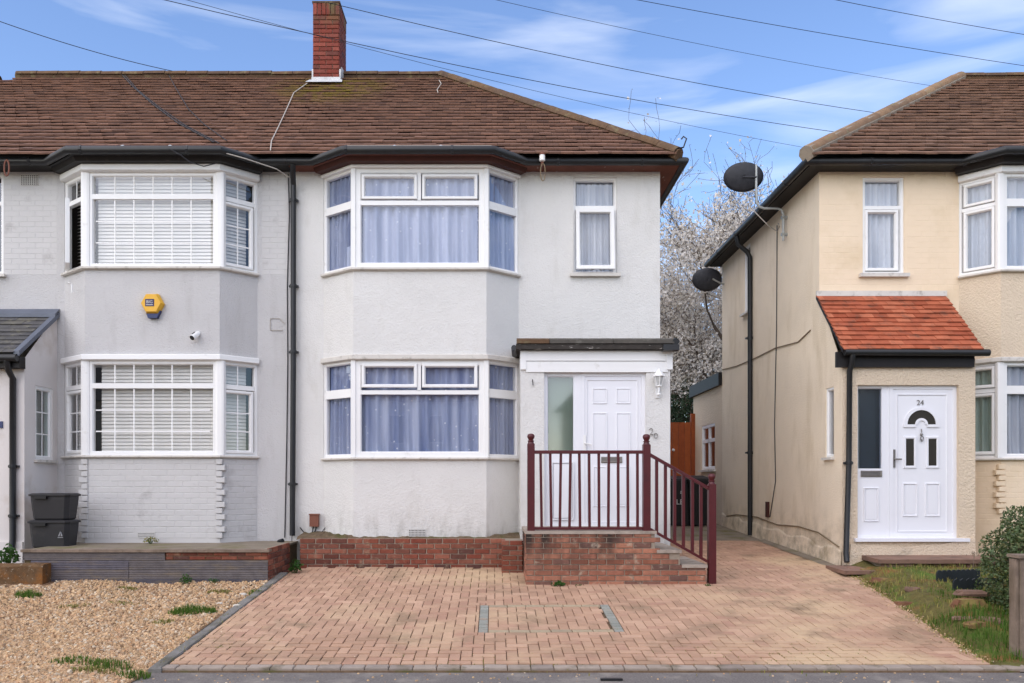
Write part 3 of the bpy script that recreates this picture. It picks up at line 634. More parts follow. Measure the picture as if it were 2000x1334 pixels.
#
# ================================================================== WHITE HOUSE (number 20)
HX0, HX1 = -3.075, 2.53
h20 = thing('terraced_house', (0, 14, .6), 'white rendered end-of-terrace house in the middle with red chimney and maroon railing at its door', 'house', 'houses in the street')
bp = [(X(632, YW), YW), (X(690, YB), YB), (X(950, YB), YB), (X(1013, YW), YW)]
z_us, z_ut = Z(523, YB), Z(327, YB); z_ls, z_lt = Z(893, YB), Z(703, YB)
swr = RX(1120, 1205, 346, 534, YW)
b = MB(); wall_panel(b, front(YW), HX0, HX1, .3, 6.37, [(bp[0][0], bp[3][0], z_us, z_ut + .02), (bp[0][0], bp[3][0], z_ls, z_lt), swr], .14)
b.quad((HX1, YW, .3), (HX1, 19, .3), (HX1, 19, 6.37), (HX1, YW, 6.37)); b.quad((HX1, 19, .3), (HX0, 19, .3), (HX0, 19, 6.37), (HX1, 19, 6.37)); b.quad((HX0, 19, .3), (HX0, YW + .01, .3), (HX0, YW + .01, 6.37), (HX0, 19, 6.37))
add('wall', b, M['white'], h20, fix=False)
b = MB(); bay_prism(b, bp, .62, z_ls); add('bay_wall', b, M['white'], h20)
b = MB(); bay_prism(b, bp, z_lt + .075, z_us); add('bay_wall', b, M['white'], h20)
bay_band(h20, bp, z_us - .045, z_us - .002, .06, M['cill'], 'window_sill', .02)
bay_band(h20, bp, z_ls - .04, z_ls - .002, .06, M['cill'], 'window_sill', .02)
bay_band(h20, bp, z_lt - .002, z_lt + .078, .055, M['cill'], 'cornice', .02)
bay_band(h20, bp, z_ut - .012, z_ut + .035, .05, M['upvc'], 'cornice', .01)
b = MB(); b.sweep(bp, [(-.04, z_ut + .03), (.16, z_ut + .03), (.2, 6.362), (-.04, 6.362)]); add('bay_fascia', b, M['darkbrown'], h20)
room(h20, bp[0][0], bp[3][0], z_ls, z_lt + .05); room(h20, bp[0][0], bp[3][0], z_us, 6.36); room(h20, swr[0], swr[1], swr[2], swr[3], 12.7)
fb = front(YB); fw_ = front(YW)
def bay20(pt, pb, ptr, top, sash_top, tr0, tr1, low0, low1, zt, zb, nm):
    window(h20, fb, (bp[1][0] + .03, bp[2][0] - .03, zb, zt), [RX(713, 808, ptr[0], ptr[1], YB) + (True,), RX(831, 926, ptr[0], ptr[1], YB) + (True,), RX(708, 932, low0, low1, YB)],
           [RX(700, 942, tr0, tr1, YB), RX(815, 822, sash_top, tr0 + 1, YB)], fw=.085)
    for a, c in ((bp[0], bp[1]), (bp[2], bp[3])):
        pl, W = between(a, c); l, r = .07, W - .06
        window(h20, pl, (-.012, W + .012, zb, zt), [(l, r, Z(ptr[1] + 8, YB), Z(ptr[0] - 4, YB)), (l, r, Z(low1, YB), Z(low0 + 4, YB))], [(.03, W - .03, Z(low0 + 4, YB), Z(ptr[1] + 8, YB))], fw=.05)
    for q in (1, 2):                                 # round corner posts
        k = MB(); k.prism([(bp[q][0] - .045, bp[q][1] + .03), (bp[q][0] - .03, bp[q][1] - .008), (bp[q][0] + .03, bp[q][1] - .008), (bp[q][0] + .045, bp[q][1] + .03), (bp[q][0], bp[q][1] + .07)], zb + .001, zt); add('corner_post', k, M['upvc'], h20)
bay20(327, 523, (347, 382), 333, 333, 391, 400, 401, 515, z_ut, z_us, 'upper')
bay20(703, 893, (717, 750), 708, 708, 762, 770, 771, 885, z_lt, z_ls, 'lower')
# small bedroom window: fixed top light, top-hung sash propped open
w_ = window(h20, Pl((0, YW + .03, 0), (1, 0, 0), (0, -1, 0)), swr, [RX(1128, 1196, 358, 399, YW)], [(swr[0] + .02, swr[1] - .02, Z(408, YW), Z(400, YW))], fw=.045)
ht = Z(404, YW); ang = math.radians(5.5)
ps = Pl((0, YW - .01, ht), (1, 0, 0), (0, -math.cos(ang), -math.sin(ang)), (0, math.sin(ang), math.cos(ang)))
r0 = RX(1133, 1191, 417, 520, YW); glaze(ps, w_, (r0[0], r0[1], r0[2] - ht - .01, r0[3] - ht), True, sw=.065)
for sx in (-.06, .1):
    k = MB(); k.tube([(X(1162, YW) + sx, YW + .02, swr[2] + .05), (X(1162, YW) + sx * .5, YW - .1, swr[2] + .045)], .008, 5); add('window_stay', k, M['metal'], w_)
k = MB(); k.box(X(1113, YW), X(1211, YW), YW - .07, YW + .03, Z(541, YW), Z(535, YW)); add('window_sill', k, M['cill'], h20)
ep = [(HX0, YW)] + bp + [(HX1, YW), (HX1, 19)]
g = eaves(h20, ep, M['brown']); gutter_clips(g, ep, ((bp[1][0] - .05, YB - .3), (-.6, YB - .3), (.95, YW - .3), (2.2, YW - .3)), M['black'])
vent(h20, fb, RX(799, 831, 1034, 1047, YB), 12, 3)
# roof
def hip20(Y): return 2.70 - (Y - YE)
xr = hip20(YR)
b = MB(); A, B_, C_, D_ = (HX0, YE, ZE), (2.70, YE, ZE), (xr, YR, ZR), (HX0, YR, ZR); YK = 2 * YR - YE
b.quad(A, B_, C_, D_); b.quad(B_, (2.70, YK, ZE), C_); b.quad((2.70, YK, ZE), (HX0, YK, ZE), D_, C_); b.quad((HX0, YE, ZE - .04), (HX0, YK, ZE - .04), (2.70, YK, ZE - .04), (2.70, YE, ZE - .04))
roof = add('roof', b, M['blackwood'], h20, fix=False)
tile_roof(roof, M['tile'], (0, YE - .06, ZE - .05), (1, 0, 0), sdv, snv, ROWS, GA, .185, lambda r: (HX0, hip20(YE + r * GA * cosr) - .02), key='t20')
ridge_run(roof, (HX0 + .01, YR, ZR + .02), (xr, YR, ZR + .02), M['ridge'], .11); ridge_run(roof, (2.72, YE - .02, ZE + .0), (xr, YR, ZR + .03), M['ridge'], .115, .36)
k = MB(); k.tube([(2.70, YE, ZE + .1), (2.78, YE - .1, ZE + .08), (2.82, YE - .12, ZE + .2), (2.78, YE - .1, ZE + .24), (2.75, YE - .1, ZE + .2)], .012, 5); add('hip_iron', k, M['black'], roof)
# white mortar edge and lugs above the bay gutter
for px in (771, 861):
    k = MB(); p = P(px, 291, 11.46); k.lathe((p.x, p.y, p.z - .03), [(.045, 0), (.05, .03), (.035, .07), (.012, .085)], 8); add('lead_lug', k, M['flash'], h20)
k = MB(); k.sweep(bp[0:4], [(.16, 6.47), (.27, 6.455), (.27, 6.475), (.16, 6.53)]); add('bay_verge', k, M['mortar'], h20)
b = MB(); vs = [(bp[0][0] - .02, YW - .3, 6.455), (bp[1][0], YB - .2, 6.46), (bp[2][0], YB - .2, 6.46), (bp[3][0] + .02, YW - .3, 6.455), (bp[3][0] + .02, YW - .15, 6.52), (bp[0][0] - .02, YW - .15, 6.52)]
b.quad(*vs); add('bay_roof', b, M['lead'], h20, fix=False)
# chimney
cx0, cx1, cy0, cy1, cz0, cz1 = X(612, 15.1), X(662.4, 15.1), 15.1, 15.76, 8.75, Z(6, 15.1)
b = MB(); b.box(cx0 + .01, cx1 - .01, cy0 + .01, cy1 - .01, cz0, cz1 - .01); chim = add('chimney', b, M['mortar'], h20)
zfl = roof_z(cy0) + .13
lay_bricks(chim, front(cy0), cx0, cx1, zfl, cz1 - .24, .087, .247, M['chim'])
lay_bricks(chim, Pl((cx1, 0, 0), (0, 1, 0), (1, 0, 0)), cy0, cy1, zfl, cz1 - .24, .087, .247, M['chim'], proud=.009)
lay_bricks(chim, Pl((cx0, 0, 0), (0, -1, 0), (-1, 0, 0)), -cy1, -cy0, zfl, cz1 - .24, .087, .247, M['chim'], proud=.009)
for i in range(6):
    a = cx0 - .01 + (cx1 - cx0 + .02) * i / 6; block('soldier_brick', unit_block(M['chim']), chim, front(cy0), a + .004, a + (cx1 - cx0 + .02) / 6 - .004, cz1 - .235, cz1, -.1, .02, .003)
for i in range(7):
    a = cy0 + (cy1 - cy0) * i / 7; block('soldier_brick', unit_block(M['chim']), chim, Pl((cx1, 0, 0), (0, 1, 0), (1, 0, 0)), a + .004, a + (cy1 - cy0) / 7 - .004, cz1 - .235, cz1, -.1, .014, .003)
b = MB(); b.box(cx0 - .02, cx1 + .02, cy0 - .02, cy1 + .02, cz1 - .004, cz1 + .03); add('chimney_cap', b, M['ridge'], chim)
yb = cy0 - .02; zf = roof_z(yb) + .04
b = MB(); b.box(cx0 - .03, cx1 + .03, yb - .004, cy0 + .02, zf - .05, zfl + .01)
b.add([(cx0 - .06, yb, zf + .07), (cx1 + .06, yb, zf + .07), (cx1 + .1, yb - .22, zf - .085), (cx0 - .1, yb - .22, zf - .085)], [(0, 1, 2, 3)])
for sx, s in ((cx1, 1), (cx0, -1)):
    for i in range(3):
        y0 = cy0 + i * .13; b.box(min(sx, sx + s * .03), max(sx, sx + s * .03), y0, y0 + .125, roof_z(y0), min(roof_z(y0) + .3, 9.62))
add('flashing', b, M['flash'], chim, fix=False)
downp = downpipe(h20, [(X(572, 11.8), 11.8, 6.36), (X(572, 11.85), 11.85, 6.25), (X(573, 12.02), 12.02, 6.12), (X(573, 12.02), 12.02, 3.4), (X(571, 12.02), 12.02, .82)], .042, M['black'], (5.9, 4.6, 3.6, 1.6))
# ---- porch of number 20
YP = 11.39
px0, px1 = X(1017, YP), X(1309, YP)
zt_, zb_ = Z(684, YP), .985
fr_ = RX(1063, 1262, 727, 1031, YP); fp = front(YP)
b = MB(); wall_panel(b, fp, px0, px1, .5, zt_, [(fr_[0], fr_[1], zb_, fr_[3])], .1)
b.quad((px0, YW, .5), (px0, YP, .5), (px0, YP, zt_), (px0, YW, zt_)); b.quad((px1 + .004, YP, .5), (px1 + .004, YW + .3, .5), (px1 + .004, YW + .3, zt_), (px1 + .004, YP, zt_))
add('porch_wall', b, M['white'], h20, fix=False)
for i, (a, c) in enumerate(((686, 705), (706, 727))):
    k = MB(); k.obox(fp, X(1027, YP), X(1304, YP), Z(c, YP), Z(a, YP) - .004, .002, .022 - .004 * i); add('cladding_board', k, M['upvc'], h20)
k = MB(); k.obox(fp, X(1301, YP), X(1313, YP), Z(722, YP), Z(686, YP), .0, .03); add('corner_trim', k, M['upvc'], h20)
k = MB(); k.obox(fp, X(1016, YP), X(1027.5, YP), Z(722, YP), Z(686, YP), .0, .03); add('corner_trim', k, M['upvc'], h20)
b = MB(); b.box(px0 - .07, px1 + .05, YP - .12, YW - .003, zt_, zt_ + .07); b.add([(px0 - .05, YP - .10, zt_ + .07), (px1 + .04, YP - .10, zt_ + .07), (px1 + .04, YW - .003, zt_ + .07), (px0 - .05, YW - .003, zt_ + .07), (px0 - .05, YW - .003, zt_ + .16), (px1 + .04, YW - .003, zt_ + .16)], [(0, 1, 5, 4), (0, 4, 3), (1, 2, 5)])
pr = add('porch_roof', b, mat('felt_roof_edge', '#3c3733', .8, noise=(14, .3), stain=('#c8c4bc', 9, .62, .7, 5), bump=(40, .5, .01)), h20)
xs = [px0 - .06, X(1072, YP), X(1195, YP), px1 + .03]
for i in range(3):
    k = MB(); k.add([(xs[i] + .003, YP - .14, zt_ + .075), (xs[i + 1] - .003, YP - .14, zt_ + .075), (xs[i + 1] - .003, YP - .14, zt_ + .13), (xs[i] + .003, YP - .14, zt_ + .13), (xs[i] + .003, YP + .1, zt_ + .19), (xs[i + 1] - .003, YP + .1, zt_ + .19), (xs[i + 1] - .003, YP + .1, zt_ + .1), (xs[i] + .003, YP + .1, zt_ + .1)], [(0, 1, 2, 3), (3, 2, 5, 4), (4, 5, 6, 7), (7, 6, 1, 0), (0, 3, 4, 7), (1, 6, 5, 2)])
    add('coping_tile', k, M['ridge'] if i == 0 else mat('grey_coping', '#55514b', .85, noise=(9, .25), stain=('#77766c', 6, .5, .7)), pr)
k = MB(); k.box(X(1290, YP), X(1324, YP - .1), YP - .2, YP - .06, zt_ - .03, zt_ + .05); k.tube([(X(1316, YP), YP - .14, zt_ + .1), (X(1316, YP), YW, zt_ + .16)], .05, 8); add('gutter', k, M['black'], pr)
k = MB(); k.tube([(px0 - .1, YP - .1, zt_ + .02), (px0 - .08, YP + .4, zt_ + .0)], .04, 8); add('gutter', k, M['black'], pr)
# door set
dp = Pl((0, YP + .05, 0), (1, 0, 0), (0, -1, 0)); YD = YP + .05
def panel(b, pl, r, d=.012, bw=.02): b.ring(pl, r, [(0, -.004), (bw * .3, d), (bw * .7, d), (bw, .002), (bw, -.004)]); b.obox(pl, r[0] + bw * 1.7, r[1] - bw * 1.7, r[2] + bw * 1.7, r[3] - bw * 1.7, -.003, .006)
sl = window(h20, dp, (fr_[0], X(1135, YD), zb_, fr_[3]), [RX(1072, 1119, 735, 881, YD)], [(fr_[0] + .02, X(1134, YD), zb_ + .02, Z(882, YD)), (X(1120, YD), X(1134, YD), Z(882, YD) + .001, fr_[3] - .02)], fw=.06, name='sidelight', mt=M['upvc2'], glass=M['glass_dark'])
k = MB(); panel(k, Pl((0, YD - .0, 0), (1, 0, 0), (0, -1, 0)), RX(1077, 1121, 902, 1016, YD), .014); add('panel', k, M['upvc2'], sl)
b = MB(); b.ring(dp, (X(1135, YD) + .001, fr_[1], zb_, fr_[3]), [(0, -.08), (0, -.01), (.05, -.01), (.06, -.03), (.06, -.08)]); add('door_frame', b, M['upvc2'], h20)
dl = Pl((0, YD + .022, 0), (1, 0, 0), (0, -1, 0)); YL = YD + .022
b = MB(); b.obox(dl, X(1141, YL), X(1252, YL), zb_ + .03, Z(736, YL), -.05, 0); b.ring(dl, (X(1146, YL), X(1245, YL), zb_ + .06, Z(742, YL)), [(0, -.01), (0, .012), (.012, .006), (.012, -.01)])
door = add('front_door', b, M['upvc2'], h20)
for r in ((1157, 1186, 758, 789), (1203, 1232, 758, 789), (1157, 1186, 806, 884), (1203, 1232, 806, 884), (1158, 1186, 911, 990), (1203, 1231, 911, 990)):
    k = MB(); panel(k, dl, RX(*r, YL)); add('panel', k, M['upvc2'], door)
k = MB(); k.ring(dl, RX(1174, 1215, 892, 904, YL), [(0, -.002), (0, .012), (.012, .014), (.02, .008), (.02, -.002)]); k.obox(dl, *RX(1176, 1213, 894, 902, YL), -.002, .007); add('letterbox', k, M['metal'], door)
k = MB(); r = RX(1139, 1144, 850, 880, YL); k.obox(dl, r[0], r[1], r[2], r[3], 0, .02); k.tube([dl.p(r[0] + .02, Z(866, YL), .01), dl.p(r[0] + .02, Z(866, YL), .055), dl.p(r[0] + .12, Z(869, YL), .055)], .01, 6); add('door_handle', k, M['upvc'], door)
k = MB(); k.quad((fr_[0], YD + .13, zb_), (X(1135, YD), YD + .13, zb_), (X(1135, YD), YD + .13, fr_[3]), (fr_[0], YD + .13, fr_[3])); add('room_wall', k, M['pane_tone'], h20, fix=False)  # panel set close behind the sidelight, its colour imitating the reflection
# number 20 in thin wire figures
k = MB(); n2 = [(1268, 839), (1272, 836.5), (1274.5, 838.5), (1274, 843), (1271, 847), (1268.5, 850), (1272, 849), (1276, 848.5)]
k.tube([P(a, c, YP - .02) for a, c in n2], .006, 5); k.tube([P(1281 + 3.6 * math.sin(t * .7), 851 - 4.6 * math.cos(t * .7), YP - .02) for t in range(10)], .006, 5); add('house_number', k, M['metal'], h20)
k = MB(); k.tube([P(1040, 741, YP - .03), P(1041, 752, YP - .035), P(1041, 752, YP)], .007, 5); add('hook', k, M['cable'], h20)
#
# ================================================================== GREY HOUSE (left)
GX0 = -11.2
hg = thing('terraced_house', (-6, 14, .6), 'pale grey rendered terraced house on the left with white georgian-barred bay windows', 'house', 'houses in the street')
gp = [(X(126, YW), YW), (X(166, YB), YB), (X(429, YB), YB), (X(503, YW), YW)]
gus, gut_ = Z(521, YB), Z(336, YB); gls, glt = Z(889, YB), Z(704, YB)
lw = (X(-75, YW), X(7, YW), Z(536, YW), Z(338, YW))
b = MB(); wall_panel(b, front(YW), GX0, HX0 - .012, .3, 6.37, [(gp[0][0], gp[3][0], gus, gut_), (gp[0][0], gp[3][0], gls, glt), lw], .14)
b.quad((HX0 - .012, YW, .3), (HX0 - .012, 19, .3), (HX0 - .012, 19, 6.37), (HX0 - .012, YW, 6.37)); b.quad((GX0, 19, .3), (GX0, YW, .3), (GX0, YW, 6.37), (GX0, 19, 6.37)); b.quad((HX0, 19, .3), (GX0, 19, .3), (GX0, 19, 6.37), (HX0, 19, 6.37))
gw = add('wall', b, M['grey'], hg, fix=False)
b = MB(); bay_prism(b, gp, .6, gls); ba = add('bay_wall', b, M['grey_paint'], hg)
b = MB(); bay_prism(b, gp, glt + .075, gus); add('bay_wall', b, M['grey'], hg)
# painted brickwork: apron under the bay, with quoins left proud; upper wall either side of the bay
zq0, zq1 = .8, gls - .05
pa, Wa = between(gp[1], gp[2]); lay_bricks(ba, pa, .01, Wa - .01, zq0, zq1, .0815, .24, M['grey_paint'], proud=.004, deep=.02, joint=.006, jit=.001)
for (a, c) in ((gp[0], gp[1]), (gp[2], gp[3])):
    pq, Wq = between(a, c); lay_bricks(ba, pq, .02, Wq - .02, zq0, zq1, .0815, .24, M['grey_paint'], proud=.004, deep=.02, joint=.006, jit=.001)
nq = 13; hq = (zq1 - zq0) / nq
for i in range(nq):
    for (q, s) in ((1, 1), (2, -1)):
        wq = .085 if i % 2 else .045
        u = (0 if q == 1 else Wa); block('quoin_brick', unit_block(M['grey_paint']), ba, pa, u - (wq if q == 1 else .05), u + (.05 if q == 1 else wq), zq0 + i * hq + .006, zq0 + (i + 1) * hq - .006, -.05, .026, .003)
for (a, c) in ((X(8, YW), X(112, YW)), (X(512, YW), X(562, YW))):
    lay_bricks(gw, front(YW), a, c, Z(537, YW), Z(340, YW), .0815, .24, M['grey_paint'], proud=.0022, deep=.02, joint=.004, jit=.0005, keep=lambda u, v: not (X(36, YW) < u < X(80, YW) and Z(366, YW) < v < Z(338, YW)))
bay_band(hg, gp, gus - .045, gus - .002, .06, M['cill'], 'window_sill', .02); bay_band(hg, gp, gls - .04, gls - .002, .06, M['cill'], 'window_sill', .02)
bay_band(hg, gp, glt - .002, glt + .085, .06, M['upvc'], 'cornice', .03); bay_band(hg, gp, gut_ - .002, gut_ + .1, .07, M['upvc'], 'cornice', .03)
b = MB(); b.sweep(gp, [(-.04, gut_ + .1), (.16, gut_ + .1), (.2, 6.362), (-.04, 6.362)]); add('bay_fascia', b, M['blackwood'], hg)
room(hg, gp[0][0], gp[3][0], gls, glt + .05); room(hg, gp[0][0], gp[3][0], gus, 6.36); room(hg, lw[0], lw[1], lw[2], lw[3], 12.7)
def bayg(t0, t1, l0, l1, zt, zb, ny, openleft):
    window(hg, fb, (gp[1][0] + .05, gp[2][0] - .05, zb, zt), [RX(185, 409, t0, t1, YB) + (False, 5, 0), RX(185, 409, l0, l1, YB) + (False, 5, ny)], [RX(178, 416, t1 + 1, l0 - 1, YB)], fw=.06)
    for i, (a, c) in enumerate(((gp[0], gp[1]), (gp[2], gp[3]))):
        pl, W = between(a, c); l, r = .075, W - .085
        lowc = (l + .035, r - .035, Z(l1 - 6, YB), Z(l0 + 8, YB))
        cells = [(l, r, Z(t1 + 2, YB), Z(t0, YB), False, 1, 0)]
        if not (openleft and i == 0): cells.append(lowc + (True, 1, ny))
        o = window(hg, pl, (-.012, W + .012, zb, zt), cells, [(.03, W - .04, Z(l0 - 1, YB), Z(t1 + 2, YB))], fw=.055)
        if openleft and i == 0:            # side-hung sash standing open
            an = math.radians(24); u2 = pl.u * math.cos(an) + pl.n * math.sin(an); n2 = pl.n * math.cos(an) - pl.u * math.sin(an)
            p2 = Pl(pl.p(l - .02, 0, 0), u2, n2); glaze(p2, o, (.05, lowc[1] - l, lowc[2], lowc[3]), True, 1, ny)
            hk = MB(); hk.tube([p2.p(lowc[1] - l + .03, 4.55, -.02), p2.p(lowc[1] - l + .03, 4.55, -.07), p2.p(lowc[1] - l + .03, 4.42, -.08)], .012, 6); add('handle', hk, M['upvc'], o)
    for q in (1, 2):
        k = MB(); k.prism([(gp[q][0] - .075, gp[q][1] + .05), (gp[q][0] - .06, gp[q][1] - .002), (gp[q][0] - .03, gp[q][1] - .012), (gp[q][0] + .03, gp[q][1] - .012), (gp[q][0] + .06, gp[q][1] - .002), (gp[q][0] + .075, gp[q][1] + .05)], zb + .001, zt); add('corner_post', k, M['upvc'], hg)
bayg(341, 377, 389, 515, gut_, gus, 2, True); bayg(711, 747, 759, 884, glt, gls, 2, False)
window(hg, fw_, lw, [(lw[0] + .06, lw[1] - .06, lw[2] + .06, lw[3] - .5), (lw[0] + .06, lw[1] - .06, lw[3] - .42, lw[3] - .06)], [(lw[0], lw[1] - .02, lw[3] - .49, lw[3] - .43)], fw=.055)
k = MB(); k.box(lw[0] - .05, lw[1] + .05, YW - .07, YW + .02, lw[2] - .045, lw[2] - .003); add('window_sill', k, M['cill'], hg)
ge_ = [(GX0, YW)] + gp + [(HX0 - .004, YW)]
g = eaves(hg, ge_, M['blackwood']); gutter_clips(g, ge_, ((gp[1][0] + .1, YB - .3), (-4.4, YB - .3), (-8.1, YW - .3), (-6.9, YW - .3)), M['black'])
for px in (240, 333):
    k = MB(); p = P(px, 289, 11.46); k.lathe((p.x, p.y, p.z - .03), [(.045, 0), (.05, .03), (.03, .06), (.012, .07)], 8); add('lead_lug', k, M['flash'], hg)
b = MB(); vs = [(gp[0][0] - .02, YW - .3, 6.455), (gp[1][0], YB - .2, 6.46), (gp[2][0], YB - .2, 6.46), (gp[3][0] + .02, YW - .3, 6.455), (gp[3][0] + .02, YW - .15, 6.52), (gp[0][0] - .02, YW - .15, 6.52)]
b.quad(*vs); add('bay_roof', b, M['lead'], hg, fix=False)
vent(hg, front(YW), RX(41, 75, 342, 362, YW), 8, 5); vent(ba and hg, fb, RX(270, 302, 1040, 1050, YB), 14, 2)
xv = X(38, YR)
b = MB(); b.quad((GX0, YE, ZE), (HX0 - .002, YE, ZE), (HX0 - .002, YR, ZR), (xv, YR, ZR), (xv - .3, YR - .22, ZR - .19), (GX0, YR - .22, ZR - .19)); b.quad((HX0 - .002, YR, ZR), (HX0 - .002, YK, ZE), (GX0, YK, ZE), (GX0, YR, ZR - .2), (xv, YR, ZR))
groof = add('roof', b, M['blackwood'], hg, fix=False)
tile_roof(groof, M['tile'], (0, YE - .06, ZE - .05), (1, 0, 0), sdv, snv, ROWS, GA, .185, lambda r: ((GX0 if r < ROWS - 1 else xv), HX0 - .001), key='t20')
ridge_run(groof, (xv - .02, YR, ZR + .03), (HX0, YR, ZR + .02), M['ridge'], .11); ridge_run(groof, (GX0, YR - .2, ZR - .13), (xv - .25, YR - .2, ZR - .13), M['ridge'], .08, mortar=False)
# ---- slate porch of the grey house
qx1, qY = X(112, YW), 11.25
qzt = Z(700, qY)
b = MB(); fq = front(qY); wall_panel(b, fq, -9.6, qx1, .25, qzt, [])
sr = (qY + .27, qY + .72, Z(897, 11.5), Z(752, 11.5)); ps_ = Pl((qx1, 0, 0), (0, 1, 0), (1, 0, 0))
wall_panel(b, ps_, qY, YW - .002, .25, qzt, [sr], .1)
b.quad((qx1, qY, qzt), (qx1, YW - .002, qzt), (qx1, YW - .002, Z(612, YW)))
add('porch_wall', b, M['lilac'], hg, fix=False)
window(hg, ps_, sr, [(sr[0] + .07, sr[1] - .06, sr[2] + .06, sr[3] - .06, False, 1, 2)], fw=.06, glass=M['glass_dark'])
k = MB(); k.box(qx1 - .02, qx1 + .05, sr[0] - .04, sr[1] + .05, sr[2] - .04, sr[2] - .003); add('window_sill', k, M['cill'], hg)
k = MB(); k.quad((qx1 - .5, sr[0], sr[2]), (qx1 - .5, sr[1], sr[2]), (qx1 - .5, sr[1], sr[3]), (qx1 - .5, sr[0], sr[3])); add('room_wall', k, mat('pale_green_room', '#8fa3a0', .9), hg, fix=False)
ye, ze, zt2 = 11.08, Z(688, 11.08), Z(614, YW); sp = (zt2 - ze) / (YW - ye); xq = qx1 + .03
b = MB(); b.add([(-9.6, ye, ze), (xq, ye, ze), (xq, YW - .004, zt2), (-9.6, YW - .004, zt2), (-9.6, ye, ze - .05), (xq, ye, ze - .05), (xq, YW - .004, zt2 - .05), (-9.6, YW - .004, zt2 - .05)], [(0, 1, 2, 3), (0, 4, 5, 1), (1, 5, 6, 2), (7, 6, 5, 4)])
pr2 = add('porch_roof', b, M['blackwood'], hg)
nr = 9; Ls = math.hypot(YW - ye, zt2 - ze) - .1
tile_roof(pr2, M['slate'], (0, ye - .03, ze - .02), (1, 0, 0), (0, 1, sp), (0, -sp, 1), nr, Ls / nr, .3, lambda r: (-9.55, xq - .06), length=.2, thick=.008, lift=.008, key='slate', name='slate', wave=.003)
k = MB(); k.add([(xq - .07, ye - .02, ze + .02), (xq + .01, ye - .02, ze + .02), (xq + .01, YW - .006, zt2 + .03), (xq - .07, YW - .006, zt2 + .03), (xq - .07, ye - .02, ze - .05), (xq + .01, ye - .02, ze - .05), (xq + .01, YW - .006, zt2 - .04), (xq - .07, YW - .006, zt2 - .04)], [(0, 1, 2, 3), (4, 7, 6, 5), (0, 4, 5, 1), (1, 5, 6, 2), (3, 2, 6, 7), (0, 3, 7, 4)]); add('verge_trim', k, M['lead'], pr2)
k = MB(); k.add([(-9.6, YW - .14, zt2 - .02), (xq + .012, YW - .14, zt2 - .02), (xq + .012, YW - .007, zt2 + .08), (-9.6, YW - .007, zt2 + .08), (-9.6, YW - .14, zt2 - .07), (xq + .012, YW - .14, zt2 - .07)], [(0, 1, 2, 3), (0, 4, 5, 1), (1, 5, 2)]); add('lead_flashing', k, M['lead'], pr2)
k = MB(); k.box(-9.6, xq - .015, ye + .03, qY + .001, ze - .21, ze - .052); add('fascia', k, M['blackwood'], hg)
k = MB(); k.tube([(-9.6, ye - .02, ze - .08), (xq - .02, ye - .02, ze - .08)], .055, 10); add('gutter', k, M['black'], hg, smooth=True)
xd = X(24, qY - .06); downpipe(hg, [(xd, ye - .02, ze - .1), (xd, ye + .02, ze - .25), (xd, qY - .05, ze - .35), (xd, qY - .05, 1.6), (xd, qY - .05, .82), (xd + .004, qY - .08, .7)], .042, M['black'], (1.85, 1.15))
k = MB(); k.obox(fq, X(-22, qY), X(6, qY), Z(836, qY), Z(823, qY), 0, .015); add('name_plate', k, M['blue'], hg)
k = MB(); k.obox(fq, -9.6, qx1 - .01, .25, Z(1058, qY), 0, .03); add('plinth', k, M['lilac'], hg)
#
# ================================================================== CREAM HOUSE (number 24)
KX0, KX1, KYB = X(1600, YW), 11.6, 17.25
hc = thing('semi_detached_house', (7, 14, .6), 'cream pebbledashed house on the right with orange-tiled porch and white door 24', 'house', 'houses in the street')
cp = [(X(1873, YW), YW), (X(1955, YB), YB), (9.35, YB), (9.75, YW)]
cus, cut = Z(526, YB), Z(338, YB); cls_, clt = Z(894, YB), Z(707, YB)
cw = RX(1685, 1766, 346, 536, YW)
b = MB(); wall_panel(b, front(YW), KX0, KX1, .3, 6.37, [(cp[0][0], cp[3][0], cus, cut), (cp[0][0], cp[3][0], cls_, clt), cw], .12)
cwall = add('wall', b, M['cream_paint'], hc, fix=False)
pside = Pl((KX0, 0, 0), (0, 1, 0), (-1, 0, 0)); YPC = 11.3
suw = (15.35, 15.72, Z(610, 15.5), Z(478, 15.5)); spw = (11.58, 11.86, Z(893, 11.7), Z(757, 11.7))
b = MB(); pcz = Z(716, YPC)
wall_panel(b, pside, YW - .001, KYB, .3, 6.37, [suw], .08); wall_panel(b, pside, YPC, YW - .001, .3, pcz + .02, [spw], .09)
vsd = [(KX0, YPC, pcz + .02), (KX0, YW - .001, pcz + .02), (KX0, YW - .001, Z(576, YW))]; b.quad(*vsd)
b.quad((KX0, KYB, .3), (KX1, KYB, .3), (KX1, KYB, 6.37), (KX0, KYB, 6.37)); b.quad((KX1, KYB, .3), (KX1, YW, .3), (KX1, YW, 6.37), (KX1, KYB, 6.37))
add('side_wall', b, M['cream'], hc, fix=False)
k = MB(); vs = []; rk = random.Random(3)
for i in range(26):                      # thickened render at the foot of the wall
    y_ = YPC + (KYB - YPC) * i / 25; zt3 = zg(y_) + .3 + .03 * math.sin(i * 1.3) + rk.uniform(-.02, .02); vs += [(KX0 - .03, y_, zg(y_) - .1), (KX0 - .012 + rk.uniform(-.003, .003), y_, zt3 - .05), (KX0 + .01, y_, zt3)]
k.add(vs, [(3 * i + j, 3 * i + 3 + j, 3 * i + 4 + j, 3 * i + 1 + j) for i in range(25) for j in range(2)]); add('wall_foot', k, M['cream'], hc, fix=False)
lay_bricks(cwall, front(YW), KX0 + .01, cp[0][0] - .01, Z(567, YW), Z(338, YW), .0815, .24, M['cream_paint'], proud=.0016, deep=.02, joint=.0035, jit=.0003, keep=lambda u, v: not (cw[0] - .14 < u < cw[1] + .14 and cw[2] - .08 < v < cw[3] + .06))
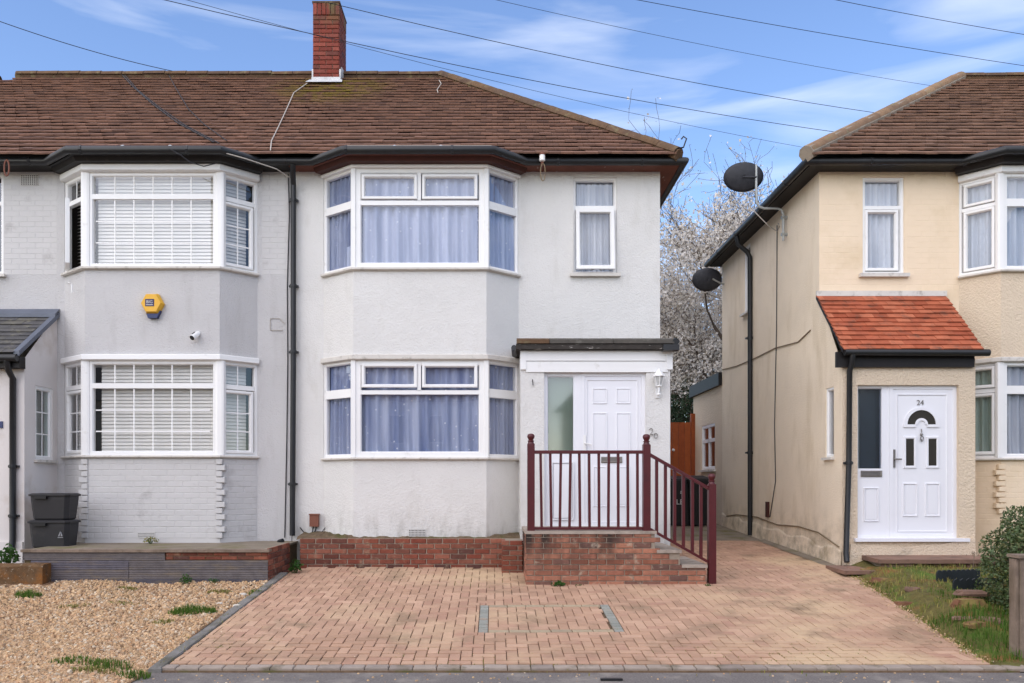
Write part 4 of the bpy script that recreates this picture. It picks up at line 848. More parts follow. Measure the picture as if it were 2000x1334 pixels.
b = MB(); bay_prism(b, cp, .3, cls_); bc = add('bay_wall', b, M['cream_paint'], hc); b = MB(); bay_prism(b, cp, clt + .07, cus); add('bay_wall', b, M['cream_porch'], hc)
pc, Wc = between(cp[1], cp[2]); lay_bricks(bc, pc, .01, .7, 1.0, cls_ - .05, .0815, .24, M['cream_paint'], proud=.002, deep=.02, joint=.004, jit=.0004)
pc2, Wc2 = between(cp[0], cp[1]); lay_bricks(bc, pc2, .01, Wc2 - .02, 1.0, cls_ - .05, .0815, .24, M['cream_paint'], proud=.002, deep=.02, joint=.004, jit=.0004)
for i in range(9):
    zq = 1.16 + i * .0815; wq = .085 if i % 2 else .045; block('quoin_brick', unit_block(M['cream_paint']), bc, pc, -wq, .06, zq + .006, zq + .0755, -.05, .026, .003)
bay_band(hc, cp, cus - .045, cus - .002, .06, M['cill'], 'window_sill', .02); bay_band(hc, cp, cls_ - .04, cls_ - .002, .06, M['cill'], 'window_sill', .02); bay_band(hc, cp, clt - .002, clt + .07, .05, M['cill'], 'cornice', .02); bay_band(hc, cp, cut - .002, cut + .1, .05, M['upvc'], 'cornice', .02)
b = MB(); b.sweep(cp, [(-.04, cut + .1), (.16, cut + .1), (.2, 6.362), (-.04, 6.362)]); add('bay_fascia', b, M['blackwood'], hc)
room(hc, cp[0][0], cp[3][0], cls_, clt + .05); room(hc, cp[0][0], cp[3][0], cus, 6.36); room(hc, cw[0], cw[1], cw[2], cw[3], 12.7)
for (zt3, zb3, s1, s2) in ((cut, cus, 391, 398), (clt, cls_, 757, 765)):
    pl, W = between(cp[0], cp[1]); window(hc, pl, (-.012, W - .04, zb3, zt3), [(.11, W - .13, Z(s1, YB) + .06, zt3 - .1, True), (.11, W - .13, zb3 + .1, Z(s2, YB) - .06, True)], [(.03, W - .06, Z(s2, YB), Z(s1, YB))], fw=.05)
    window(hc, fb, (cp[1][0] + .05, cp[2][0] - .03, zb3, zt3), [(cp[1][0] + .12, cp[1][0] + .8, Z(s1, YB) + .03, zt3 - .06), (cp[1][0] + .86, cp[2][0] - .1, Z(s1, YB) + .03, zt3 - .06), (cp[1][0] + .12, cp[2][0] - .1, zb3 + .06, Z(s2, YB) - .03)], [(cp[1][0] + .06, cp[2][0] - .05, Z(s2, YB) - .03, Z(s1, YB) + .03), (cp[1][0] + .8, cp[1][0] + .86, Z(s1, YB), zt3 - .02)], fw=.06)
    pl, W = between(cp[2], cp[3]); window(hc, pl, (.02, W - .02, zb3, zt3), [(.1, W - .1, zb3 + .1, zt3 - .1)], fw=.06)
    k = MB(); q = 1; k.prism([(cp[q][0] - .06, cp[q][1] + .04), (cp[q][0] - .05, cp[q][1] - .004), (cp[q][0] - .02, cp[q][1] - .012), (cp[q][0] + .04, cp[q][1] - .012), (cp[q][0] + .07, cp[q][1] + .04)], zb3 + .001, zt3); add('corner_post', k, M['upvc'], hc)
o_ = window(hc, Pl((0, YW + .01, 0), (1, 0, 0), (0, -1, 0)), cw, [RX(1692, 1754, 358, 399, YW), RX(1697, 1749, 416, 522, YW) + (True,)], [RX(1688, 1763, 401, 408, YW)], fw=.055)
k = MB(); k.box(X(1677, YW), X(1773, YW), YW - .07, YW + .02, Z(542, YW), Z(535, YW)); add('window_sill', k, M['cill'], hc)
window(hc, pside, suw, [(suw[0] + .06, suw[1] - .06, suw[2] + .06, suw[3] - .06)], fw=.05); k = MB(); k.box(KX0 - .08, KX0 + .02, suw[0] - .05, suw[1] + .05, suw[2] - .04, suw[2] - .003); add('window_sill', k, M['cill'], hc)
window(hc, pside, spw, [(spw[0] + .05, spw[1] - .05, spw[2] + .05, spw[3] - .05)], fw=.045); k = MB(); k.box(KX0 - .06, KX0 + .02, spw[0] - .03, spw[1] + .03, spw[2] - .04, spw[2] - .003); add('window_sill', k, M['cill'], hc)
for (s, d_) in ((suw, .3), (spw, .2)):
    k = MB(); k.quad((KX0 + d_, s[0], s[2]), (KX0 + d_, s[1], s[2]), (KX0 + d_, s[1], s[3]), (KX0 + d_, s[0], s[3])); add('room_wall', k, M['room'], hc, fix=False)
ec = [(KX0, KYB + .15), (KX0, YW)] + cp + [(KX1, YW)]
g = eaves(hc, ec, M['blackwood'], gut=M['black']); gutter_clips(g, ec, ((5.6, YW - .3), (7.0, YW - .3)), M['black'])
for y_ in (12.6, 13.8, 15.2, 16.4):
    b = MB(); b.lathe((KX0 - .3, y_, 6.40), [(.058, 0), (.066, .004), (.066, .05), (.058, .054)], 10, axis=(0, 1, 0)); add('gutter_joint', b, M['black'], g)
hx = KX0 - .32; rx_, ry_ = X(1875, 15.4), 15.4; zr2 = roof_z(ry_); slc = (rx_ - hx) / (ry_ - YE)
b = MB(); b.quad((hx, YE, ZE), (KX1, YE, ZE), (KX1, ry_, zr2), (rx_, ry_, zr2)); b.quad((hx, KYB + .2, ZE), (hx, YE, ZE), (rx_, ry_, zr2)); b.quad((KX1, KYB + .2, ZE), (hx, KYB + .2, ZE), (rx_, ry_, zr2), (KX1, ry_, zr2)); b.quad((hx, YE, ZE - .03), (hx, KYB + .2, ZE - .03), (KX1, KYB + .2, ZE - .03), (KX1, YE, ZE - .03))
croof = add('roof', b, M['blackwood'], hc, fix=False)
tile_roof(croof, M['tile24'], (0, YE - .06, ZE - .05), (1, 0, 0), sdv, snv, 25, (ry_ - YE) / cosr / 25, .185, lambda r: (hx + (r * (ry_ - YE) / 25) * slc + .03, KX1), key='t24')
ridge_run(croof, (hx - .02, YE - .03, ZE + .02), (rx_, ry_, zr2 + .04), M['ridge24'], .11, .4); ridge_run(croof, (rx_, ry_, zr2 + .02), (KX1, ry_, zr2 + .02), M['ridge'], .11)
b = MB(); vs = [(cp[0][0] - .02, YW - .3, 6.455), (cp[1][0], YB - .2, 6.46), (cp[2][0], YB - .2, 6.46), (cp[3][0] + .02, YW - .3, 6.455), (cp[3][0] + .02, YW - .15, 6.52), (cp[0][0] - .02, YW - .15, 6.52)]
b.quad(*vs); add('bay_roof', b, M['lead'], hc, fix=False)
# porch 24
cx1p = X(1905, YPC); fpc = front(YPC); dfr = RX(1675, 1873, 752, 1051, YPC)
b = MB(); wall_panel(b, fpc, KX0, cx1p, .25, pcz + .1, [dfr], .1); b.quad((cx1p, YPC, .25), (cx1p, YW, .25), (cx1p, YW, pcz + .1), (cx1p, YPC, pcz + .1)); b.quad((cx1p, YPC, pcz + .1), (cx1p, YW, pcz + .1), (cx1p, YW, Z(580, YW)))
add('porch_wall', b, M['cream_porch'], hc, fix=False)
k = MB(); vs = [(X(1655, YPC), .3), (X(1660, YPC), Z(1062, YPC)), (X(1750, YPC), Z(1068, YPC)), (X(1840, YPC), Z(1062, YPC)), (cx1p - .02, Z(1050, YPC)), (cx1p, .3)]; k.extr(fpc, vs, 0, .03); add('wall_foot', k, M['cream_porch'], hc)
ye2 = 11.17; ze2, zt3 = Z(681, ye2), Z(577, YW); x0r, x1r = 4.905, 6.86; sp2 = (zt3 - ze2) / (YW - ye2)
b = MB(); b.add([(x0r, ye2, ze2), (x1r, ye2, ze2), (x1r, YW - .004, zt3), (x0r, YW - .004, zt3), (x0r, ye2, ze2 - .06), (x1r, ye2, ze2 - .06), (x1r, YW - .004, zt3 - .06), (x0r, YW - .004, zt3 - .06)], [(0, 1, 2, 3), (0, 4, 5, 1), (1, 5, 6, 2), (3, 7, 4, 0), (7, 6, 5, 4)])
pr3 = add('porch_roof', b, M['blackwood'], hc); Lp = math.hypot(YW - ye2, zt3 - ze2)
tile_roof(pr3, M['red_tile'], (0, ye2 - .04, ze2 - .04), (1, 0, 0), (0, 1, sp2), (0, -sp2, 1), 12, (Lp - .02) / 12, .2, lambda r: (x0r, x1r), length=.18, thick=.016, lift=.008, key='red', wave=.004)
k = MB(); k.obox(front(YW), x0r, x1r + .02, zt3 - .02, zt3 + .06, .001, .05); add('flashing', k, M['cill'], pr3)
k = MB(); k.box(X(1637, 11.2), X(1907, 11.2), 11.24, YPC + .002, Z(718, YPC), ze2 - .03); add('fascia', k, M['blackwood'], hc)
k = MB(); k.tube([(x0r + .02, ye2 - .02, ze2 - .05), (X(1930, ye2), ye2 - .02, ze2 - .06)], .05, 10); add('gutter', k, M['black'], hc, smooth=True)
xd = X(1660, YPC - .06); downpipe(hc, [(xd, ye2 - .02, ze2 - .08), (xd, ye2, ze2 - .2), (xd, YPC - .05, ze2 - .3), (xd - .01, YPC - .05, 1.9), (xd - .05, YPC - .05, .62), (xd - .06, YPC - .1, .5)], .038, M['black'], (1.9,))
YC = YPC + .05; dc = front(YC)
sl = window(hc, dc, (dfr[0], X(1738, YC), dfr[2], dfr[3]), [RX(1682, 1722, 758, 914, YC)], [(dfr[0] + .02, X(1737, YC), dfr[2] + .02, Z(915, YC)), (X(1723, YC), X(1737, YC), Z(915, YC) + .001, dfr[3] - .02)], fw=.045, name='sidelight', mt=M['upvc2'], glass=glass_mat('rippled_dark_glass', (.62, .66, .72), 1.6, .12, .03))
fl = Pl((0, YC + .013, 0), (1, 0, 0), (0, -1, 0))
k = MB(); panel(k, fl, RX(1687, 1717, 952, 1019, YC), .016); add('panel', k, M['upvc2'], sl)
k = MB(); k.ring(fl, RX(1682, 1723, 919, 931, YC), [(0, -.002), (0, .014), (.012, .016), (.02, .008), (.02, -.002)]); k.obox(fl, *RX(1685, 1720, 921, 929, YC), -.002, .006); add('letterbox', k, M['metal'], sl)
b = MB(); b.ring(dc, (X(1738, YC) + .001, dfr[1], dfr[2], dfr[3]), [(0, -.08), (0, -.008), (.05, -.008), (.06, -.03), (.06, -.08)]); add('door_frame', b, M['upvc2'], hc)
YL2 = YC + .02; dl = front(YL2)
cxx, czz = X(1799, YL2), Z(829, YL2); R1, R2_ = .205, .09
b = MB(); b.obox(dl, X(1744, YL2), X(1862, YL2), dfr[2] + .05, Z(760, YL2), -.05, 0); b.ring(dl, (X(1752, YL2), X(1849, YL2), dfr[2] + .09, Z(771, YL2)), [(0, -.01), (0, .014), (.012, .006), (.012, -.01)])
door = add('front_door', b, M['upvc2'], hc)
arc = [(cxx + R1 * math.cos(t), czz + R1 * math.sin(t)) for t in [math.pi * i / 16 for i in range(17)]] + [(cxx + R2_ * math.cos(t), czz + R2_ * math.sin(t)) for t in [math.pi * (1 - i / 10) for i in range(11)]]
k = MB(); k.extr(dl, arc, .001, .006); add('fan_pane', k, mat('dark_fan_glass', '#3a3833', .12, spec=.6), door)
k = MB(); out = []
for Ra, Rb, w0 in ((R1, R1 + .045, .02),):
    pa_ = [(cxx + Ra * math.cos(t), czz + Ra * math.sin(t)) for t in [math.pi * i / 16 for i in range(17)]]; pb_ = [(cxx + Rb * math.cos(t), czz + Rb * math.sin(t)) for t in [math.pi * (1 - i / 16) for i in range(17)]]
    k.extr(dl, pa_ + pb_, 0, w0)
k.obox(dl, cxx - R1 - .05, cxx - R2_ + .01, czz - .04, czz - .001, 0, .02); k.obox(dl, cxx + R2_ - .01, cxx + R1 + .05, czz - .04, czz - .001, 0, .02)
pa_ = [(cxx + .055 * math.cos(t), czz + .055 * math.sin(t)) for t in [math.pi * i / 10 for i in range(11)]]; pb_ = [(cxx + R2_ * math.cos(t), czz + R2_ * math.sin(t)) for t in [math.pi * (1 - i / 10) for i in range(11)]]
k.extr(dl, pa_ + pb_, 0, .018); add('fan_moulding', k, M['upvc2'], door)
for r in ((1764, 1790, 852, 915), (1808, 1834, 852, 915)):
    q = RX(*r, YL2); k = MB(); k.ring(dl, q, [(0, -.002), (.008, .018), (.03, .018), (.04, .004), (.04, -.002)]); mo = add('panel', k, M['upvc2'], door)
    k = MB(); k.obox(dl, q[0] + .038, q[1] - .038, q[2] + .038, q[3] - .038, .001, .005); add('small_pane', k, bpy.data.materials['dark_fan_glass'], door)
for r in ((1762, 1792, 943, 1009), (1806, 1836, 943, 1009)):
    k = MB(); panel(k, dl, RX(*r, YL2), .016, .025); add('panel', k, M['upvc2'], door)
k = MB(); r = RX(1744, 1748, 878, 913, YL2); k.obox(dl, r[0], r[1], r[2], r[3], .0, .014); k.tube([dl.p(r[0] + .015, Z(897, YL2), .01), dl.p(r[0] + .015, Z(897, YL2), .05), dl.p(r[0] + .1, Z(897, YL2), .05)], .011, 6); add('door_handle', k, M['metal'], door)
k = MB(); k.lathe(dl.p(cxx, Z(849, YL2), 0), [(.018, 0), (.022, .01), (.018, .022), (.008, .026)], 10, axis=(0, -1, 0)); k.tube([dl.p(cxx, Z(838, YL2), .01), dl.p(cxx, Z(845, YL2), .02)], .008, 6); k.tube([dl.p(cxx, Z(850, YL2), .024)] + [dl.p(cxx + .022 * math.sin(t), Z(852, YL2) - .035 + .035 * math.cos(t), .026) for t in [i * .6 for i in range(11)]], .006, 5); k.tube([dl.p(cxx, Z(858, YL2), .02), dl.p(cxx, Z(863, YL2), .02)], .009, 6); add('knocker', k, M['metal'], door)
put_text('house_number', text_mesh('24', .105, .003, M['metal']), door, dl.p(X(1797, YL2), Z(787, YL2), .006))
k = MB(); k.obox(dc, X(1664, YC), X(1886, YC), Z(1057, YC), Z(1050.5, YC), -.02, .11); add('door_sill', k, M['upvc2'], hc)
k = MB(); k.quad((dfr[0], YC + .14, dfr[2]), (X(1738, YC), YC + .14, dfr[2]), (X(1738, YC), YC + .14, dfr[3]), (dfr[0], YC + .14, dfr[3])); add('room_wall', k, M['pane_tone'], hc, fix=False)  # panel added close behind the glass to lighten the sidelight
downpipe(hc, [(KX0 - .3, 15.22, 6.36), (KX0 - .28, 15.22, 6.2), (KX0 - .1, 15.22, 6.05), (KX0 - .05, 15.22, 5.95), (KX0 - .05, 15.22, 4.4), (KX0 - .05, 15.22, 2.2), (KX0 - .05, 15.22, .62)], .045, M['black'], (4.4, 2.2))
# flat-roofed rear extension
b = MB(); YX0, YX1 = KYB + .002, 19.75; ezt = Z(752, 17.3); exw = (17.8, 18.95, Z(917, 18.3), Z(829, 18.3))
wall_panel(b, pside, YX0, YX1, .3, ezt, [exw], .08); b.quad((KX0, YX1, .3), (9, YX1, .3), (9, YX1, ezt), (KX0, YX1, ezt)); b.quad((9, YX1, .3), (9, YX0, .3), (9, YX0, ezt), (9, YX1, ezt)); add('extension_wall', b, M['cream_porch'], hc, fix=False)
k = MB(); k.box(KX0 - .08, 9.1, YX0 + .003, YX1 + .1, ezt - .005, ezt + .27); add('extension_roof', k, M['blackwood'], hc)
o_ = window(hc, pside, exw, [(exw[0] + .08, (exw[0] + exw[1]) / 2 - .04, exw[2] + .08, exw[3] - .42), ((exw[0] + exw[1]) / 2 + .04, exw[1] - .08, exw[2] + .08, exw[3] - .42), (exw[0] + .08, (exw[0] + exw[1]) / 2 - .04, exw[3] - .32, exw[3] - .08), ((exw[0] + exw[1]) / 2 + .04, exw[1] - .08, exw[3] - .32, exw[3] - .08)], [(exw[0], exw[1], exw[3] - .41, exw[3] - .33), ((exw[0] + exw[1]) / 2 - .03, (exw[0] + exw[1]) / 2 + .03, exw[2], exw[3])], fw=.07)
k = MB(); k.box(KX0 - .08, KX0 + .02, exw[0] - .06, exw[1] + .06, exw[2] - .05, exw[2] - .003); add('window_sill', k, M['cill'], hc)
k = MB(); k.quad((KX0 + .4, exw[0], exw[2]), (KX0 + .4, exw[1], exw[2]), (KX0 + .4, exw[1], exw[3]), (KX0 + .4, exw[0], exw[3])); add('room_wall', k, M['room'], hc, fix=False)
k = MB(); k.obox(pside, 14.28, 14.42, Z(1010, 14.35), Z(980, 14.35), .001, .03); add('flue_cover', k, M['darkbrown'], hc)
# ================================================================== CURTAINS AND BLINDS
def bay_curtains(path, z0, z1, front_m, side_m, where, house, grp):
    ip = inner(path, .11)
    curtain([ip[0], (ip[1][0] - .01, ip[1][1] + .01)], z0, z1, side_m, 'net curtain in the left side pane of the %s bay of the %s house' % (where, house), grp, wav=.09)
    curtain([(ip[1][0] + .03, ip[1][1]), (ip[2][0] - .03, ip[2][1])], z0, z1, front_m, 'net curtain across the wide front pane of the %s bay of the %s house' % (where, house), grp, wav=.15)
    curtain([(ip[2][0] + .01, ip[2][1] + .01), ip[3]], z0, z1, side_m, 'net curtain in the right side pane of the %s bay of the %s house' % (where, house), grp, wav=.09)
bay_curtains(bp, z_us + .02, z_ut + .01, M['cur20'], M['cur20b'], 'upper', 'white', 'starred blue net curtains')
bay_curtains(bp, z_ls + .02, z_lt + .01, M['cur20b'], M['cur20b'], 'lower', 'white', 'starred blue net curtains')
curtain([(swr[0] + .02, YW + .15), (swr[1] - .02, YW + .15)], swr[2], swr[3], M['cur_w'], 'pale net curtain in the narrow open window of the white house', None, wav=.1)
curtain([(cw[0] + .02, YW + .12), (cw[1] - .02, YW + .12)], cw[2], cw[3], M['cur_w'], 'white net curtain in the narrow upper window of the cream house', None, wav=.1)
ic = inner(cp, .12)
for (z0, z1, wh, m1) in ((cus, cut, 'upper', M['cur_w']), (cls_, clt, 'lower', M['cur_g'])):
    curtain([ic[0], (ic[1][0] - .01, ic[1][1] + .01)], z0, z1, m1, 'net curtain in the side pane of the %s bay of the cream house' % wh, 'curtains of the cream house', wav=.1)
    curtain([(ic[1][0] + .03, ic[1][1]), (ic[2][0], ic[2][1])], z0, z1, M['cur_w'], 'net curtain in the front pane of the %s bay of the cream house' % wh, 'curtains of the cream house', wav=.13)
for (z0, z1, wh, pit) in ((gus, gut_, 'upper', .052), (gls, glt, 'lower', .052)):
    blind(fb, X(190 if wh == 'lower' else 183, YB), X(412, YB), z0 + .03, z1 - .03, -.14, pit, 'white venetian blind across the wide front pane of the %s bay of the grey house' % wh)
    for i, (a, c) in enumerate(((gp[0], gp[1]), (gp[2], gp[3]))):
        pl, W = between(a, c); blind(pl, .1, W - .11, z0 + .03, z1 - .03, -.17, pit, 'white venetian blind in the %s side pane of the %s bay of the grey house' % (('left', 'right')[i], wh), tilt=(.25 if (i == 0 and wh == 'upper') else 1.2))
# ================================================================== FRONT STEPS
YS, YSB = 10.2, YP - .004
zl = Z(1037, YS); sx0, sx1, sx2, sx3 = X(1027, YS), X(1281, YS), X(1330, YS), X(1380, YS)
zs1, zs2 = Z(1074, YS), Z(1103, YS)
st = thing('front_steps', (1.5, 10.8, zg(10.8)), 'sooty red brick doorstep block with two side steps below the white porch door', 'steps')
b = MB(); b.box(sx0 + .012, sx1 - .012, YS + .012, YSB, .15, zl - .042); b.box(sx1 - .012, sx2 - .012, YS + .012, YSB, .15, zs1 - .042); b.box(sx2 - .012, sx3 - .012, YS + .012, YSB, .15, zs2 - .042); core = add('core', b, M['mortar'], st)
hc_ = (zl - .04 - zg(YS)) / 10
fs_ = front(YS)
lay_bricks(core, fs_, sx0, sx3, zg(YS) - .005, zl - .012, hc_ * 1.03, .232, M['brick2'], proud=0, deep=.06, keep=lambda u, v: (u < sx1 - .03 or v < zs1 - .03) and (u < sx2 - .03 or v < zs2 - .03))
lay_bricks(core, Pl((sx3, 0, 0), (0, 1, 0), (1, 0, 0)), YS + .06, YSB, zg(YS) - .005, zs2 - .03, .07, .232, M['brick2'], proud=0, deep=.05)
lay_bricks(core, Pl((sx0, 0, 0), (0, -1, 0), (-1, 0, 0)), -YSB, -YS - .06, zg(YS) - .005, zl - .03, .07, .232, M['brick2'], proud=0, deep=.05)
for (a, c, z) in ((sx0 - .01, sx1 + .01, zl), (sx1 + .012, sx2 + .01, zs1), (sx2 + .012, sx3 + .01, zs2)):
    k = MB(); k.box(a, c, YS - .012, YSB, z - .04, z); add('tread', k, M['tread'], st)
# ================================================================== LOW BRICK WALL
YLw = 11.4; zlw = Z(1052, YLw)
gwl = thing('garden_wall', (-1.4, YLw, .39), 'low red brick retaining wall along the foot of the white house', 'wall')
lx0, lx1 = -2.79, X(981, YLw); b = MB(); b.box(lx0 + .01, lx1, YLw + .012, YLw + .2, .1, zlw - .01); cw1 = add('core', b, M['mortar'], gwl)
lay_bricks(cw1, front(YLw), lx0, lx1, .375, zlw, .0725, .228, M['brick'], proud=0, deep=.08)
YPi = 10.98; pxa, pxb = X(980, YPi), sx0 - .012
b = MB(); b.box(pxa + .012, pxb, YPi + .012, YLw + .2, .1, zlw - .01); cw2 = add('core', b, M['mortar'], gwl)
lay_bricks(cw2, front(YPi), pxa, pxb, .34, zlw, .0725, .228, M['brick'], proud=0, deep=.08); lay_bricks(cw2, Pl((pxa, 0, 0), (0, -1, 0), (-1, 0, 0)), -YLw, -YPi - .08, .34, zlw, .0725, .228, M['brick'], proud=0, deep=.05)
sb = MB(); vs = []; rk = random.Random(8); nx_ = 50
for j, (y_, z_) in enumerate(((YLw + .19, zlw - .03), (YLw + .28, zlw + .0), (11.72, zlw + .015), (YW + .01, zlw + .05))):
    for i in range(nx_ + 1): vs.append((lx0 - .1 + (sx0 - lx0 + .15) * i / nx_, y_, z_ + rk.uniform(-.012, .02)))
sb.add(vs, [(j * (nx_ + 1) + i, j * (nx_ + 1) + i + 1, (j + 1) * (nx_ + 1) + i + 1, (j + 1) * (nx_ + 1) + i) for j in range(3) for i in range(nx_)]); add('wall_top_soil', sb, M['soil'], kind='structure', fix=False)
# ================================================================== RAISED DECK-FRONTED BED (left)
YD_ = 10.4; dz0, dz1 = zg(YD_) - .01, Z(1074, YD_); dx0, dx1 = X(45, YD_), XL - .125
bed = thing('raised_bed', ((dx0 + dx1) / 2, YD_ + .5, zg(YD_)), 'raised terrace faced with grey grooved decking boards below the grey house', 'raised bed')
k = MB(); k.box(dx0, dx1 - .04, YD_ + .03, YW - .01, .15, dz1 - .035); add('fill', k, M['soil'], bed)
def deck_board(a, c, z0, z1):
    k = MB(); n = 4; pts = []
    for i in range(n):
        za = z0 + (z1 - z0) * i / n; h = (z1 - z0) / n
        pts += [(za + h * .1, 0.02), (za + h * .55, .02), (za + h * .66, .0), (za + h * .98, .0)]
    vs = []
    for x in (a, c): vs += [(x, YD_ + .006, z0)] + [(x, YD_ + .018 - w_, z) for z, w_ in pts] + [(x, YD_ + .006, z1)]
    m = len(pts) + 2; k.add(vs, [(i, m + i, m + i + 1, i + 1) for i in range(m - 1)] + [(0, m - 1, 2 * m - 1, m), tuple(range(m)), tuple(reversed(range(m, 2 * m)))]); add('deck_board', k, M['deck'], bed)
zz = [Z(v, YD_) for v in (1146, 1131, 1113, 1094.5, 1077)]
rowsd = [[(dx0 + .2, X(220, YD_)), (X(220.6, YD_), dx1)], [(dx0 + .15, X(251, YD_)), (X(251.6, YD_), dx1)], [(dx0 + .1, X(251, YD_)), (X(251.6, YD_), dx1)], [(dx0, X(322, YD_))]]
for i, rw in enumerate(rowsd):
    for a, c in rw: deck_board(a, c, max(zz[i], zg(YD_) - .015) + .002, zz[i + 1] - .002)
k = MB(); k.box(dx0 - .02, dx1 + .02, YD_ - .025, YD_ + .11, dz1 - .03, dz1 + .005); add('capping_board', k, M['timber'], bed)
k = MB(); k.box(X(322, YD_) + .01, dx1, YD_ + .022, YD_ + .03, zz[3], zz[4]); kb2 = add('backing', k, M['joint'], bed)
lay_bricks(kb2, front(YD_ + .022), X(323, YD_), dx1 - .01, zz[3] + .004, zz[4] - .01, .055, .21, M['brick'], proud=.012, deep=.005, jit=.006)
k = MB(); k.box(dx0 - .03, dx1 - .02, YD_ + .112, YW - .02, dz1 - .034, dz1 - .004); add('terrace_top', k, M['concrete'], bed)
pr_ = Pl((dx1 + .005, 0, 0), (0, 1, 0), (1, 0, 0)); k = MB(); k.box(dx1 - .06, dx1 - .006, YD_ + .03, YLw - .02, .15, dz1 + .01); ks = add('side_core', k, M['mortar'], bed)
lay_bricks(ks, pr_, YD_ + .02, YLw + .1, .3, dz1 + .02, .0725, .228, M['brick'], proud=.002, deep=.02)
# mossy stub wall at the far left
k = MB(); yy = 10.2; z1_ = Z(1103, yy); rk = random.Random(4); xs_ = [-10 + .25 * i for i in range(17)] + [X(83, yy)]; xs_ = sorted(x for x in xs_ if x <= X(83, yy)); vs = []
for x in xs_:
    t_ = z1_ + rk.uniform(-.012, .012); vs += [(x, yy, .15), (x, yy + rk.uniform(-.008, .008), t_ - .03), (x, yy + .03, t_), (x, yy + .2, t_), (x, yy + .22, .15)]
k.add(vs, [(5 * i + j, 5 * i + 5 + j, 5 * i + 6 + j, 5 * i + 1 + j) for i in range(len(xs_) - 1) for j in range(4)] + [tuple(range(5 * len(xs_) - 5, 5 * len(xs_)))])
tag(add('boundary_wall', k, mat('mossy_pebble_concrete', '#6a5138', .95, noise=(9, .35), stain=('#a8a08f', 28, .6, .68), stain2=('#8a5a2c', 4, .5, .65), bump=(50, .8, .02))), 'low mossy brown concrete wall stub at the far left edge', 'wall')
# ================================================================== MAROON RAILING
rl = thing('railing', (1.8, 10.26, zl), 'maroon painted wooden railing with turned posts around the front steps', 'railing'); YRl = 10.27
def post(px, ytop, zb, Y):
    x = X(px, Y); zt = Z(ytop, Y); k = MB(); r = .047; zc = zt - .125
    k.box(x - r, x + r, Y - r, Y + r, zb, zc - .012); k.lathe((x, Y, zc - .02), [(.045, 0), (.047, .01), (.036, .03), (.034, .038), (.043, .045), (.043, .053), (.03, .06), (.036, .075), (.046, .092), (.049, .11), (.044, .128), (.03, .141), (.008, .146)], 14)
    add('post', k, M['maroon'], rl, smooth=True); return x
xa = post(1037, 847, zl - .002, YRl); xb = post(1262.5, 848, zl - .002, YRl); xc = post(1390, 925, zg(YRl) - .01, YRl)
def rail(a, c, hw, hh):
    a, c = Vector(a), Vector(c); k = MB(); vs = []
    for p in (a, c): vs += [p + Vector((0, dy, dz)) for dy, dz in ((-hw, -hh), (hw, -hh), (hw, hh * .5), (hw * .6, hh), (-hw * .6, hh), (-hw, hh * .5))]
    k.add(vs, [(i, (i + 1) % 6, 6 + (i + 1) % 6, 6 + i) for i in range(6)] + [tuple(range(6)), tuple(reversed(range(6, 12)))]); add('rail', k, M['maroon'], rl)
zt1, zb1 = Z(883, YRl), Z(1032, YRl)
rail((xa + .04, YRl, zt1), (xb - .04, YRl, zt1), .032, .022); rail((xa + .04, YRl, zb1), (xb - .04, YRl, zb1), .03, .018)
pA, pB = P(1269, 888, YRl), P(1384, 954, YRl); pC, pD = P(1269, 1033, YRl), P(1384, 1098, YRl)
rail(pA, pB, .032, .024); rail(pC, pD, .03, .02)
rk = random.Random(2)
for i in range(11):
    px = 980 + (197 + i * 48.3) / 2.566; x = X(px, YRl); k = MB(); dx = rk.uniform(-.008, .008); hw = .0165
    k.add([(x + sx * hw + d, YRl + sy * hw, z) for z, d in ((zb1, dx), (zt1, -dx)) for sx, sy in ((-1, -1), (1, -1), (1, 1), (-1, 1))], [(3, 2, 1, 0), (4, 5, 6, 7), (0, 1, 5, 4), (1, 2, 6, 5), (2, 3, 7, 6), (3, 0, 4, 7)]); add('baluster', k, M['maroon'], rl)
for zpx in (776, 820, 866, 910, 955, 998):
    px = 980 + zpx / 2.566; t = (px - 1269) / 115; x = X(px, YRl); z1 = pA.z + (pB.z - pA.z) * t; z0 = pC.z + (pD.z - pC.z) * t; k = MB(); k.box(x - .019, x + .019, YRl - .017, YRl + .017, z0, z1); add('baluster', k, M['maroon'], rl)
# ================================================================== SMALL FITTINGS
lp = thing('wall_lamp', P(1287, 770, YP), 'white carriage lamp on the porch wall right of the white door', 'lamp')
lY = YP - .09; cxl = X(1287, lY); k = MB(); z0 = Z(753, lY); z1 = Z(735, lY); z2 = Z(721, lY)
k.lathe((cxl, lY, 0), [(.088, z1 - .004), (.09, z1 + .004), (.02, z2 - .01), (.006, z2 + .012)], 6); add('cap', k, M['upvc'], lp)
k = MB(); k.lathe((cxl, lY, 0), [(.04, z0), (.07, z1)], 6); add('lamp_glass', k, mat('frosted_lamp_glass', '#b9bab8', .3, noise=(30, .2)), lp)
k = MB()
for i in range(6):
    t = i * math.pi / 3 + .52; k.tube([(cxl + .041 * math.cos(t), lY + .041 * math.sin(t), z0), (cxl + .072 * math.cos(t), lY + .072 * math.sin(t), z1)], .006, 4)
k.lathe((cxl, lY, z0 - .02), [(.02, 0), (.045, .008), (.045, .024)], 8); add('lamp_frame', k, M['upvc'], lp)
k = MB(); k.tube([(cxl, lY, z0 - .01), (cxl, lY, z0 - .09), (cxl, lY + .03, z0 - .13), (cxl, YP - .01, z0 - .12)], .014, 8); k.box(cxl - .03, cxl + .03, YP - .012, YP + .0, z0 - .17, z0 - .03); k.lathe((cxl, lY, z0 - .14), [(.02, 0), (.03, .01), (.02, .03)], 8); add('bracket', k, M['upvc'], lp)
